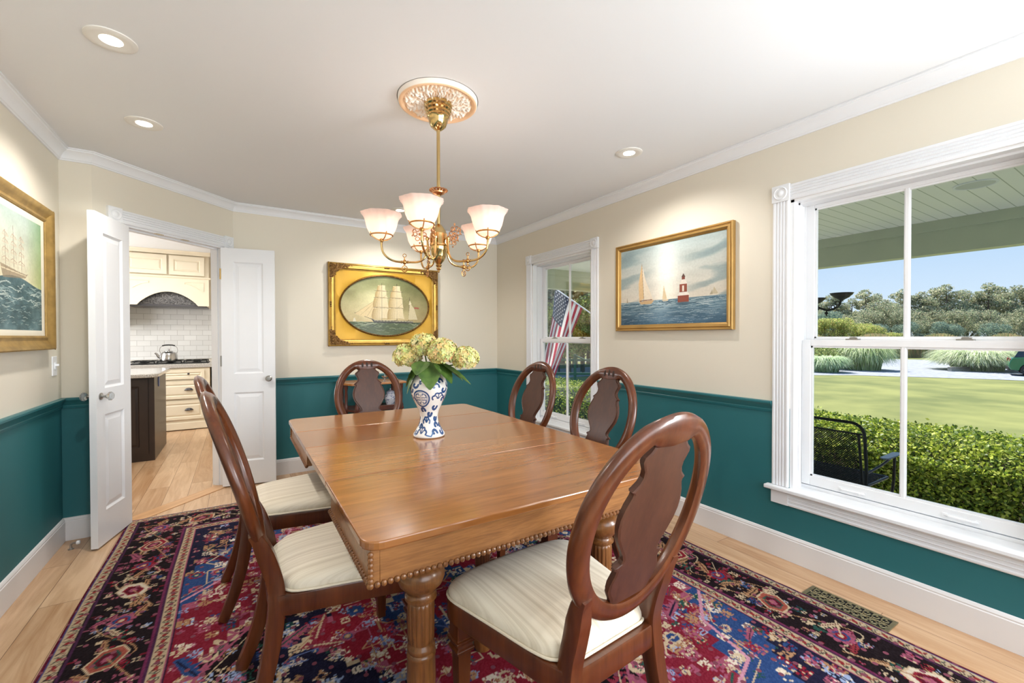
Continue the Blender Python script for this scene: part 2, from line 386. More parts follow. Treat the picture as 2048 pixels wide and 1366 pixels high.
# back wall; its wide window is unseen, added to go with the fill lamp
b = MB(); b.box(XL, XR, YB-0.12, YB, 0, 0.65); b.box(XL, XR, YB-0.12, YB, 2.2, H); b.box(XL, -0.45, YB-0.12, YB, 0.65, 2.2); b.box(2.25, XR, YB-0.12, YB, 0.65, 2.2)
struct(b.build('wall_back', M['wall'], smooth=False))
t = struct(thing('window_3', (0.9, YB, 0)))
b = MB()
for x0, x1, z0, z1 in [(-1.4, 1.4, 0.6, 0.68), (-1.4, 1.4, 2.15, 2.25), (-1.4, -1.3, 0.6, 2.25), (1.3, 1.4, 0.6, 2.25), (-0.04, 0.04, 0.6, 2.25)]: b.box(x0, x1, -0.1, 0.02, z0, z1)
b.build('window_frame', M['white'], t, smooth=False)
b = MB(); b.box(-1.3, 1.3, -0.06, -0.055, 0.68, 2.15); b.build('glass', M['glass'], t, smooth=False)

# diagonal wall with the doorway: built along +x from P1, y into the kitchen
OS0, OS1, OH = 0.165, 0.965, 2.04
b = MB(); b.box(0, OS0, 0, 0.12, 0, H); b.box(OS1, SL, 0, 0.12, 0, H); b.box(OS0, OS1, 0, 0.12, OH, H)
o = struct(b.build('wall_diagonal', M['wall'], smooth=False)); o.location = (*P1, 0); o.rotation_euler = (0, 0, PI/4)

# kitchen shell
b = MB(); b.box(-3.15, 1.6, 8.052, 8.2, 0, H); struct(b.build('wall_kitchen_back', M['wall_plain'], smooth=False))
b = MB(); b.box(-3.2, -3.05, 3.9, 8.1, 0, H); struct(b.build('wall_kitchen_left', M['wall_plain'], smooth=False))
b = MB(); b.box(1.5, 1.6, YF+0.12, 8.1, 0, H); struct(b.build('wall_kitchen_right', M['wall_plain'], smooth=False))
b = MB(); b.box(-3.15, XL-0.02, 3.9, 4.0, 0, H); struct(b.build('wall_kitchen_front', M['wall_plain'], smooth=False))

# mouldings run along the walls (list of room corners, walls on the outside)
def run_profile(name, pts, prof, m, kind='structure', smooth=True):
    """prof: list of (distance into the room, z); pts: polyline with the room on its left"""
    P = [Vector((p[0], p[1])) for p in pts]; n = len(P); vs = []; fs = []; q = len(prof)
    for i in range(n):
        d0 = (P[i]-P[i-1]).normalized() if i > 0 else (P[1]-P[0]).normalized(); d1 = (P[i+1]-P[i]).normalized() if i < n-1 else d0
        n0 = Vector((-d0.y, d0.x)); n1 = Vector((-d1.y, d1.x)); mt = (n0+n1); mt = mt/ mt.dot(n0)
        for (d, z) in prof: vs.append((P[i].x+mt.x*d, P[i].y+mt.y*d, z))
    for i in range(n-1):
        for k in range(q):
            a, b_ = i*q+k, i*q+(k+1) % q; fs.append((a, a+q, b_+q, b_))
    fs.append(tuple(range(q))); fs.append(tuple(reversed(range((n-1)*q, n*q))))
    mb = MB(); mb.add(vs, fs); o = mb.build(name, m, smooth=smooth, ang=25)
    if kind: o['kind'] = kind
    return o
crown = [(0, H-0.07), (0.008, H-0.07), (0.010, H-0.062), (0.014, H-0.060), (0.018, H-0.048), (0.028, H-0.032), (0.042, H-0.020), (0.050, H-0.016), (0.052, H-0.009), (0.060, H-0.008), (0.060, H-0.0005), (0, H-0.0005)]
C_ = [(XR, YB), (XR, YF), P2, P1, (XL, P1[1]), (XL, YB), ]
run_profile('trim_crown', C_, crown, M['white'])
rail = [(0, 0.828), (0.006, 0.828), (0.008, 0.842), (0.006, 0.846), (0.008, 0.852), (0.020, 0.872), (0.026, 0.880), (0.026, 0.890), (0.020, 0.894), (0, 0.894)]
bprof = [(0, 0.0005), (0.014, 0.0005), (0.014, 0.120), (0.011, 0.124), (0.012, 0.130), (0.007, 0.140), (0, 0.143)]
CW = 0.092
gaps = [(a-CW, c+CW) for a, c in WY]
def dg(s): return (P1[0]+s*S45, P1[1]+s*S45)
for nm, prof, m in (('chair_rail', rail, M['teal']),):
    run_profile('trim_chair_rail_right', [(XR, YB), (XR, gaps[2][0])], prof, m)
    run_profile('trim_chair_rail_right', [(XR, gaps[2][1]), (XR, gaps[0][0])], prof, m)
    run_profile('trim_chair_rail_right', [(XR, gaps[0][1]), (XR, gaps[1][0])], prof, m)
    run_profile('trim_chair_rail_front', [(XR, gaps[1][1]), (XR, YF), P2], prof, m)
    run_profile('trim_chair_rail_left', [dg(0.07), P1, (XL, P1[1]), (XL, YB)], prof, m)
run_profile('baseboard_right', [(XR, YB), (XR, YF), P2, dg(OS1+0.088)], bprof, M['base'])
run_profile('baseboard_left', [dg(OS0-0.088), P1, (XL, P1[1]), (XL, YB)], bprof, M['base'])

# ---- fluted casing pieces
def fluted_prof(w, d=0.016, n=4):
    p = [(0, 0)]; p.append((0, d*0.8)); p.append((0.006, d)); e = 0.012; step = (w-2*e)/n
    for i in range(n):
        a = e+i*step; p += [(a, d), (a+step*0.2, d-0.005), (a+step*0.75, d-0.005), (a+step*0.95, d)]
    p += [(w-0.006, d), (w, d*0.8), (w, 0)]
    return p
def bullseye(mb, f, cx, cz, r):
    prof = [(r, 0.0), (r, 0.004), (r*0.9, 0.007), (r*0.8, 0.003), (r*0.55, 0.002), (r*0.42, 0.005), (r*0.25, 0.009), (0, 0.010)]
    vs = []; fs = []; n = 28
    for j, (q, h) in enumerate(prof):
        for i in range(n): a = 2*PI*i/n; vs.append(f(cx+q*math.cos(a), cz+q*math.sin(a), h))
    for j in range(len(prof)-1):
        for i in range(n): a, b_ = j*n+i, j*n+(i+1) % n; fs.append((a, b_, b_+n, a+n))
    mb.add(vs, fs)

def window(idx, y0, y1):
    t = struct(thing('window_%d' % idx, (XR, (y0+y1)/2, 0)))
    w = (y1-y0)/2; z0, z1 = WZ
    # local: y along the wall, x outwards (+) / into the room (-)
    F = lambda u, v, h: (-h, u, v)
    def vert_casing(u0):
        mb = MB(); pr = fluted_prof(CW-0.004)
        mb.prism([(a+u0, d) for a, d in pr], z0+0.004, z1+0.001, lambda a, b_, h: (-b_, a, h)); mb.build('side_casing', M['white'], t, ang=25)
    vert_casing(-w-CW+0.002); vert_casing(w+0.002)
    mb = MB(); pr = fluted_prof(CW-0.006); mb.prism([(z1+0.001+a, d) for a, d in pr], -w-0.001, w+0.001, lambda a, b_, h: (-b_, h, a)); mb.build('head_casing', M['white'], t, ang=25)
    for sgn in (-1, 1):
        c = sgn*(w+CW/2); mb = MB(); mb.box(-0.021, 0, c-CW/2-0.001, c+CW/2+0.001, z1, z1+CW+0.002); 
        bullseye(mb, lambda u, v, h: (-0.021-h, u, v), c, z1+CW/2, CW*0.40); mb.build('corner_block', M['white'], t, bevel=0.0015)
    # stool, apron
    mb = MB(); st = [(-w-CW-0.028, -0.048), (w+CW+0.028, -0.048), (w+CW+0.028, 0), (w, 0), (w, 0.088), (-w, 0.088), (-w, 0), (-w-CW-0.028, 0)]
    mb.prism([(a, c) for a, c in st], z0-0.02, z0+0.002, lambda a, c, h: (c, a, h)); mb.build('window_stool', M['white'], t, bevel=0.005)
    mb = MB(); pr = fluted_prof(0.078, 0.018, 3); mb.prism([(z0-0.098+a, d) for a, d in pr], -w-0.001, w+0.001, lambda a, c, h: (-c, h, a)); mb.build('apron', M['white'], t, ang=25)
    for sgn in (-1, 1):
        c = sgn*(w+CW/2); mb = MB(); mb.box(-0.019, 0, c-CW/2, c+CW/2, z0-0.098, z0-0.02); mb.build('apron_block', M['white'], t, bevel=0.0015)
    # jamb
    mb = MB()
    for s0 in (-1, 1):
        a, c = sorted((s0*w, s0*(w-0.018))); mb.box(0.001, 0.158, a, c, z0, z1)
        a, c = sorted((s0*(w-0.018), s0*(w-0.026))); mb.box(0.050, 0.075, a, c, z0, z1-0.01); mb.box(0.118, 0.124, a, c, z0, z1-0.01)
    mb.box(0.001, 0.158, -w, w, z1-0.014, z1); mb.box(0.05, 0.158, -w, w, z1-0.024, z1-0.014); mb.box(0.09, 0.17, -w, w, z0-0.012, z0+0.018)
    mb.build('jamb', M['white2'], t, smooth=False)
    def sash(nm, xc, za, zb, top, bot, st, glz):
        f = thing(nm, (0, 0, 0)); f.parent = t
        mb = MB(); e = w-0.02; xa, xb = xc-0.014, xc+0.014
        for a, c in ((-e, -e+st), (e-st, e)): mb.box(xa, xb, a, c, za, zb)
        mb.box(xa, xb, -e+st, e-st, za, za+bot); mb.box(xa, xb, -e+st, e-st, zb-top, zb)
        mb.build('sash_frame', M['white2'], f, bevel=0.002)
        mb = MB()
        # inner sticking + central muntin
        g = 0.009
        for a, c in ((-e+st, -e+st+g), (e-st-g, e-st)): mb.box(xa+0.006, xb-0.004, a, c, za+bot, zb-top)
        mb.box(xa+0.006, xb-0.004, -e+st, e-st, za+bot, za+bot+g); mb.box(xa+0.006, xb-0.004, -e+st, e-st, zb-top-g, zb-top)
        mb.prism([(-0.013, xc+0.002), (-0.013, xc-0.004), (-0.006, xc-0.012), (0.006, xc-0.012), (0.013, xc-0.004), (0.013, xc+0.002)], za+bot, zb-top, lambda a, c, h: (c, a, h))
        mb.build('muntin', M['white2'], f, smooth=False)
        mb = MB(); mb.box(xc+0.004, xc+0.006, -e+st, e-st, za+bot, zb-top); mb.build('glass_pane', M['glass'], f, smooth=False)
        return f
    up = sash('upper_sash', 0.139, 1.228, z1-0.024, 0.020, 0.030, 0.046, 0)
    lo = sash('lower_sash', 0.104, z0+0.022, 1.249, 0.034, 0.052, 0.044, 0)
    for sgn in (-1, 1):
        mb = MB(); mb.box(0.092, 0.125, sgn*0.21-0.028, sgn*0.21+0.028, 1.249, 1.256); mb.lathe([(0.012, 1.256), (0.012, 1.264), (0.006, 1.266)], 12, (0.108, sgn*0.21, 0)); mb.box(0.096, 0.102, sgn*0.21-0.022, sgn*0.21+0.012, 1.256, 1.263)
        mb.build('sash_lock', M['nickel'], lo, bevel=0.001)
        mb = MB(); zc = z0+0.044; c = sgn*0.205
        mb.tube([(0.09, c-0.052, zc), (0.083, c-0.048, zc+0.002), (0.072, c-0.038, zc+0.004), (0.070, c, zc+0.004), (0.072, c+0.038, zc+0.004), (0.083, c+0.048, zc+0.002), (0.09, c+0.052, zc)], [0.007, 0.006, 0.006, 0.006, 0.006, 0.006, 0.007], 8)
        mb.box(0.086, 0.0905, c-0.062, c-0.044, zc-0.008, zc+0.010); mb.box(0.086, 0.0905, c+0.044, c+0.062, zc-0.008, zc+0.010)
        mb.build('sash_handle', M['white2'], lo)
    return t
M['nickel'] = mat('satin_nickel', '#A9A7A3', 0.35, 0.9, var=0.05)
window(1, *WY[0]); window(2, *WY[1]); window(4, *WY[2])  # the fourth is unseen, added to go with the side fill lamp

# ---- doorway
t = struct(thing('trim_doorway', (*P1, 0), PI/4))
for s0 in (OS0-0.085, OS1):
    mb = MB(); mb.prism([(a+s0, d) for a, d in fluted_prof(0.084)], 0, OH, lambda a, c, h: (a, -c, h)); mb.build('side_casing', M['white'], t, ang=25)
    mb = MB(); mb.box(s0-0.001, s0+0.085, -0.022, 0, OH, OH+0.096); bullseye(mb, lambda u, v, h: (u, -0.022-h, v), s0+0.042, OH+0.048, 0.036); mb.build('corner_block', M['white'], t, bevel=0.0015)
mb = MB(); mb.prism([(OH+a, d) for a, d in fluted_prof(0.088)], OS0, OS1, lambda a, c, h: (h, -c, a)); mb.build('head_casing', M['white'], t, ang=25)
mb = MB()
for a, c in ((OS0, OS0+0.012), (OS1-0.012, OS1)): mb.box(a, c, 0, 0.12, 0, OH)
for a, c in ((OS0+0.012, OS0+0.022), (OS1-0.022, OS1-0.012)): mb.box(a, c, 0.045, 0.08, 0, OH-0.012)
mb.box(OS0, OS1, 0, 0.12, OH-0.014, OH); mb.box(OS0, OS1, 0.045, 0.08, OH-0.026, OH-0.014); mb.build('jamb', M['white'], t, smooth=False)
mb = MB(); 
for a in (0.40, 0.60): mb.box(a, a+0.055, -0.003, 0.018, OH-0.017, OH-0.0135)
mb.build('strike_plate', M['brass'], t, smooth=False)
tw = wood('threshold_oak', '#B07C4E', '#D9AE80', 'x', 1.0, 0.3, 0.15)
mb = MB(); mb.box(OS0-0.09, OS1+0.09, -0.05, 0.07, 0.0005, 0.004); o = struct(mb.build('trim_threshold', tw, smooth=False)); o.location = (*P1, 0); o.rotation_euler = (0, 0, PI/4)

def door_leaf(idx, hinge, free, knobsides, swap):
    hx, hy = hinge; fx, fy = free; ang = math.atan2(fy-hy, fx-hx); L_ = 0.397
    t = struct(thing('door_%d' % idx, (hx, hy, 0), ang))
    T = 0.035; y0, y1 = (-T, 0) if swap else (0, T)
    mb = MB(); z0, z1 = 0.012, 2.022; st = 0.088; rails = [(z0, z0+0.20), (0.80, 0.96), (z1-0.115, z1)]
    mb.box(0, st, y0, y1, z0, z1); mb.box(L_-st, L_, y0, y1, z0, z1)
    for a, c in rails: mb.box(st, L_-st, y0, y1, a, c)
    mb.build('stiles_and_rails', M['white'], t, smooth=False)
    for a, c in ((rails[0][1], rails[1][0]), (rails[1][1], rails[2][0])):
        mb = MB(); x0, x1 = st, L_-st
        for side in (0, 1):
            ys = [y0, y0+0.004, y0+0.010, y0+0.010, y0+0.004] if side == 0 else [y1, y1-0.004, y1-0.010, y1-0.010, y1-0.004]
            ins = [0, 0.004, 0.012, 0.018, 0.042]; vs = []
            for q, yy in zip(ins, ys): vs += [(x0+q, yy, a+q), (x1-q, yy, a+q), (x1-q, yy, c-q), (x0+q, yy, c-q)]
            fs = [(4*i+k, 4*i+(k+1) % 4, 4*i+4+(k+1) % 4, 4*i+4+k) for i in range(4) for k in range(4)]+[(16, 17, 18, 19)]
            mb.add(vs, fs)
        mb.build('raised_panel', M['white'], t, smooth=False, fix=False)
    for sgn, kind in knobsides:
        yy = y1 if sgn > 0 else y0
        mb = MB(); A = lambda d: yy+sgn*d
        pr = [(0.022, A(0)), (0.022, A(0.003)), (0.012, A(0.006)), (0.008, A(0.010)), (0.008, A(0.026)), (0.013, A(0.03))]
        kb = thing('door_knob', (0, 0, 0)); kb.parent = t
        mb.lathe([(r, q) for r, q in pr], 20, (L_-0.045, 0, 0.915), 'y'); 
        # lathe axis y puts (r) in x/z
        mb.build('knob_rose', M['nickel'], kb)
        mb = MB(); pr = [(0.010, A(0.028)), (0.016, A(0.032)), (0.026, A(0.042)), (0.026, A(0.052)), (0.018, A(0.060)), (0.0001, A(0.061))]
        mb.lathe(pr, 12, (L_-0.045, 0, 0.915), 'y'); mb.build('knob', M['crystal'] if kind == 'c' else M['nickel'], kb, smooth=False)
    for zz in ((0.25, 1.07, 1.80) if swap else ()):
        mb = MB(); yy = y0 if swap else y1
        mb.lathe([(0.006, zz-0.045), (0.006, zz+0.045)], 10, (-0.004, yy if not swap else y0, 0)); mb.box(-0.004, 0.028, (y0+y1)/2-0.017, (y0+y1)/2+0.016, zz-0.045, zz+0.045) if False else None
        mb.build('hinge', M['brass'] if zz > 1.5 else M['nickel'], t)
    return t
M['crystal'] = mat('cut_crystal', '#DDE2E4', 0.05, 0.0, trans=0.85, var=0.02)
d1 = door_leaf(1, (P1[0]+0.182*S45, P1[1]+0.182*S45-0.02), (-0.752, 3.500), [(-1, 'c'), (1, 'c')], False)
d2 = door_leaf(2, (P1[0]+0.955*S45-0.005, P1[1]+0.955*S45-0.035), (0.283, 4.356), [(-1, 'n')], True)

# ---- ceiling fixtures: recessed lights
M['trim_ring'] = mat('recessed_trim', '#E6E4DE', 0.45, var=0.02)
M['lamp_on'] = mat('lit_lamp', '#FFFFFF', 0.5, emit=('#FFF1DC', 9.0))
def recessed(x, y, label, power, tilt=(0, 0)):
    t = thing('recessed_light', (x, y, H), 0, label, 'ceiling light')
    mb = MB(); mb.lathe([(0.082, 0.0), (0.082, -0.004), (0.070, -0.008), (0.056, -0.0065), (0.036, -0.0035)], 40, flute=None); mb.build('trim_ring', M['trim_ring'], t)
    mb = MB(); mb.lathe([(0.0001, -0.0060), (0.02, -0.0058), (0.036, -0.0045), (0.036, -0.0005)], 32); mb.build('lamp', M['lamp_on'], t)
    l = lamp('recessed_light_beam', 'SPOT', (0, 0, -0.02), power, (1.0, 0.95, 0.89), spot_size=math.radians(150), spot_blend=0.6, shadow_soft_size=0.035)
    l.parent = t; return t
recessed(-0.415, 2.299, 'round recessed ceiling light nearest the top left corner, above the left wall painting', 30)
recessed(-0.428, 3.097, 'round recessed ceiling light further back on the left, in front of the doorway', 38)
recessed(2.116, 1.967, 'round recessed ceiling light above the sailboat painting on the right wall', 29)
recessed(1.273, 3.972, 'small recessed ceiling light behind the chandelier, above the oval ship painting', 34)

# ---- light switch, floor vent, door stop
t = thing('light_switch', (XL, 3.66, 1.10), 0, 'white toggle light switch on the left wall below the corner of the gold frame', 'light switch')
mb = MB(); mb.box(0, 0.006, -0.036, 0.036, -0.058, 0.058); mb.build('switch_plate', M['white'], t, bevel=0.002)
mb = MB(); mb.box(0.006, 0.010, -0.010, 0.010, -0.020, 0.020); mb.box(0.008, 0.024, -0.006, 0.006, 0.0, 0.012); mb.build('toggle', M['white'], t, bevel=0.001)

t = thing('floor_vent', (2.40, 0.885, 0), 0, 'antique brass scrollwork floor register between the rug and the baseboard', 'floor vent')
mb = MB(); a, c = 0.062, 0.17
for q in [(-a, -a+0.012, -c, c), (a-0.012, a, -c, c), (-a+0.012, a-0.012, -c, -c+0.016), (-a+0.012, a-0.012, c-0.016, c)]: mb.box(q[0], q[1], q[2], q[3], 0.0005, 0.005)
M['vent'] = mat('antique_brass_vent', '#8E8668', 0.4, 0.8, var=0.15, vscale=60)
mb.build('frame', M['vent'], t, bevel=0.001)
mb = MB()
for i in range(9):
    yc = -c+0.033+i*0.0335
    for sg in (-1, 1):
        pts = []
        for k in range(22):
            an = k/21*PI*2.2; r = 0.019*(1-k/30); pts.append((sg*0.024+r*math.cos(an+(0 if sg > 0 else PI)), yc+r*math.sin(an+(0 if sg > 0 else PI)), 0.004))
        mb.tube(pts, 0.0026, 5)
    mb.tube([(-0.05, yc+0.017, 0.003), (0, yc+0.012, 0.004), (0.05, yc+0.017, 0.003)], 0.002, 5)
mb.tube([(0, -c+0.01, 0.003), (0, c-0.01, 0.003)], 0.0025, 5)
mb.build('scroll_grille', M['vent'], t)
mb = MB(); mb.box(-a+0.005, a-0.005, -c+0.005, c-0.005, 0.0004, 0.0012); mb.build('shade_sheet', mat('vent_shade', '#0D0D0C', 0.9, var=0.1), t, smooth=False)  # near-black sheet under the grille stands in for the shade of the duct

t = thing('door_stop', (-0.86, 3.61, 0), 0, 'small white door stop on the floor behind the left door', 'door stop')
mb = MB(); mb.lathe([(0.014, 0.0), (0.014, 0.004), (0.006, 0.008), (0.005, 0.03)], 12); mb.build('base', M['nickel'], t)
mb = MB(); mb.tube([(0, 0, 0.028), (0.01, -0.004, 0.036), (0.03, -0.01, 0.038)], 0.005, 8); mb.build('arm', M['nickel'], t)
mb = MB(); mb.lathe([(0.009, -0.008), (0.012, -0.004), (0.012, 0.006), (0.008, 0.010)], 12, (0.034, -0.011, 0.038), 'x'); mb.build('bumper', M['white'], t)
#PART3
# ------------------------------------------------------------------ dining table
TX0, TX1, TY0, TY1, TZ = 0.262, 1.495, 1.112, 3.085, 0.75
SEAMS = [1.69, 2.24, 2.64]
t = thing('dining_table', ((TX0+TX1)/2, (TY0+TY1)/2, 0), 0, 'large rectangular oak extension table with beaded apron and thick turned legs', 'table')
cx, cy = (TX0+TX1)/2, (TY0+TY1)/2
def top_board(y0, y1, r0, r1):
    """board across the table; r0/r1 round the corners of the end edges"""
    x0, x1 = TX0-cx, TX1-cx; y0 -= cy; y1 -= cy; P = []
    def arc(px, py, r, a0):
        return [(px+r*math.cos(a0+k/6*PI/2), py+r*math.sin(a0+k/6*PI/2)) for k in range(7)]
    P += arc(x1-r1, y1-r1, r1, 0) if r1 else [(x1, y1)]
    P += arc(x0+r1, y1-r1, r1, PI/2) if r1 else [(x0, y1)]
    P += arc(x0+r0, y0+r0, r0, PI) if r0 else [(x0, y0)]
    P += arc(x1-r0, y0+r0, r0, 1.5*PI) if r0 else [(x1, y0)]
    mb = MB(); mb.prism(P, TZ-0.024, TZ); return mb
ed = [TY0]+SEAMS+[TY1]
for i in range(4):
    mb = top_board(ed[i]+(0.0020 if i else 0), ed[i+1]-(0.0020 if i < 3 else 0), 0.05 if i == 0 else 0, 0.05 if i == 3 else 0)
    o = mb.build('tabletop_board', wood('tabletop_oak', *(('#75431E', '#AA6E38'), ('#7A4A26', '#B07642'), ('#713F1B', '#A46732'), ('#7A4C28', '#AE7642'))[i], 'x', 1.0, 0.2, 0.5, 1.0+0.25*i, lo=0.28, hi=0.72), t, smooth=False, bevel=0.004 if i in (0, 3) else 0.002)
    if i in (1, 2): o['label'] = 'oak leaf in the middle of the tabletop'
AZ0, AZ1 = TZ-0.115, TZ-0.0242
def apron(y0, y1, end):
    mb = MB(); x0, x1 = TX0+0.018-cx, TX1-0.018-cx; y0 -= cy; y1 -= cy; th = 0.024
    mb.box(x0, x0+th, y0, y1, AZ0, AZ1); mb.box(x1-th, x1, y0, y1, AZ0, AZ1)
    if end < 0: mb.box(x0+th, x1-th, y0, y0+th, AZ0, AZ1)
    else: mb.box(x0+th, x1-th, y1-th, y1, AZ0, AZ1)
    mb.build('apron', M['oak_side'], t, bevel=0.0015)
    mb = MB(); r = 0.0086; s = 0.0170
    ye = y0 if end < 0 else y1
    n = int((x1-x0)/s)
    for k in range(n+1): mb.ball((x0+(x1-x0)*k/n, ye+end*0.002, AZ0+0.001), r, 7, 5)
    n = int((y1-y0)/s)
    for xs in (x0-0.002, x1+0.002):
        for k in range(n+1): mb.ball((xs, y0+(y1-y0)*k/n, AZ0+0.001), r, 7, 5)
        for k in range(6): mb.ball((xs+(0.002 if xs < 0 else -0.002), ye+end*0.001, AZ0+0.012+k*0.0135), r, 7, 5)
    mb.build('beaded_moulding', M['oak_leg'], t)
    if end < 0: y0 += 0
apron(TY0+0.015, SEAMS[0]-0.002, -1); apron(SEAMS[1]+0.10, TY1-0.015, 1)
def flute(a, j, z): return 1.0
def turned_leg(px, py, small=False):
    mb = MB(); k = 0.72 if small else 1.0
    zt = AZ0+0.02
    prof = [(0.045, 0.004), (0.052, 0.02), (0.055, 0.05), (0.048, 0.08), (0.038, 0.10), (0.036, 0.12), (0.044, 0.14), (0.046, 0.19), (0.044, 0.255), (0.046, 0.262), (0.046, 0.270), (0.041, 0.275), (0.044, 0.282), (0.044, 0.292), (0.036, 0.300), (0.036, 0.306)]
    mb.lathe([(r*k, z) for r, z in prof], 40)
    fl = [(0.037, 0.304), (0.0415, 0.315), (0.042, 0.34), (0.043, 0.42), (0.041, 0.432), (0.036, 0.437)]
    mb.lathe([(r*k, z) for r, z in fl], 96, flute=lambda a, j, z: 1-0.09*max(0, math.cos(16*a))**0.8 if 0.31 < z < 0.43 else 1)
    pr2 = [(0.036, 0.434), (0.038, 0.438), (0.050, 0.443), (0.050, 0.450), (0.042, 0.455), (0.040, 0.463), (0.048, 0.468), (0.052, 0.476), (0.068, 0.492), (0.0755, 0.512), (0.074, 0.532), (0.062, 0.550), (0.045, 0.560), (0.034, 0.566), (0.033, 0.575), (0.046, 0.582), (0.046, 0.596), (0.036, 0.602), (0.036, zt)]
    mb.lathe([(r*k, z) for r, z in pr2], 40)
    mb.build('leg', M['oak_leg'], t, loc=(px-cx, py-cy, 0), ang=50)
turned_leg(0.487, 1.325); turned_leg(1.245, 1.305); turned_leg(0.50, 2.87); turned_leg(1.25, 2.87); turned_leg(0.835, 1.56, True)
mb = MB()
for xx in (-0.24, -0.12, 0.12, 0.24): mb.box(xx-0.022, xx+0.022, -0.93, 0.93, AZ0-0.03, AZ1-0.012)
mb.box(-0.28, 0.28, -0.56, -0.48, AZ0-0.075, AZ0-0.031)
mb.build('extension_rails', M['oak_leg'], t, bevel=0.002)

# ------------------------------------------------------------------ dining chairs
AE, BE, ZC, TT = 0.255, 0.29, 0.816, 0.29
def back(u, v, w):
    w = w+0.25*u*u-0.008
    return (u, -v*math.sin(TT)+w*math.cos(TT), ZC+v*math.cos(TT)+w*math.sin(TT))
M['fabric'] = None
def fabric():
    m = bpy.data.materials.new('striped_upholstery'); m.use_nodes = True; nt = m.node_tree; b = nt.nodes['Principled BSDF']; N = nt.nodes.new; L = nt.links.new
    tc = N('ShaderNodeTexCoord'); mp = N('ShaderNodeMapping'); mp.inputs['Scale'].default_value = (42, 0.01, 0.01); L(tc.outputs['Object'], mp.inputs[0])
    n1 = N('ShaderNodeTexNoise'); n1.inputs['Scale'].default_value = 1.0; n1.inputs['Detail'].default_value = 5; n1.inputs['Roughness'].default_value = 0.7; L(mp.outputs[0], n1.inputs['Vector'])
    rp = N('ShaderNodeValToRGB'); e = rp.color_ramp.elements; e[0].position = 0.33; e[0].color = (*lin('#C4B498'), 1); e[1].position = 0.55; e[1].color = (*lin('#EFE4CF'), 1)
    L(n1.outputs['Fac'], rp.inputs[0]); L(rp.outputs[0], b.inputs['Base Color']); b.inputs['Roughness'].default_value = 0.65; b.inputs['Sheen Weight'].default_value = 0.25
    n2 = N('ShaderNodeTexNoise'); n2.inputs['Scale'].default_value = 500; L(tc.outputs['Object'], n2.inputs['Vector'])
    bp = N('ShaderNodeBump'); bp.inputs['Strength'].default_value = 0.12; bp.inputs['Distance'].default_value = 0.001; L(n2.outputs['Fac'], bp.inputs['Height']); L(bp.outputs[0], b.inputs['Normal'])
    return m
M['fabric'] = fabric()
M['piping'] = mat('cream_piping', '#E2D6BF', 0.6, var=0.03)
def outline(n=72, grow=0.0, frame=False):
    half = ([(0.0, 0.085), (0.08, 0.085), (0.150, 0.087), (0.178, 0.098), (0.192, 0.135), (0.207, 0.20), (0.215, 0.25), ] if frame else [(0.0, 0.106), (0.08, 0.106), (0.124, 0.108), (0.152, 0.126), (0.186, 0.152), (0.204, 0.20), (0.215, 0.25), ])+[(0.232, 0.34), (0.255, 0.45), (0.268, 0.52), (0.258, 0.565), (0.215, 0.592), (0.12, 0.606), (0.0, 0.610)]
    pts = [Vector((a, c, 0)) for a, c in half]; pts += [Vector((-a, c, 0)) for a, c in reversed(half[1:-1])]
    m = len(pts); out = []
    for k in range(n):
        f = k/n*m; i = int(f); u = f-i; p0, p1, p2, p3 = (pts[(i+q) % m] for q in (-1, 0, 1, 2))
        out.append(0.5*((2*p1)+(-p0+p2)*u+(2*p0-5*p1+4*p2-p3)*u*u+(-p0+3*p1-3*p2+p3)*u**3))
    if grow:
        c = Vector((0, 0.34, 0)); out = [p+(p-c).normalized()*grow for p in out]
    return out
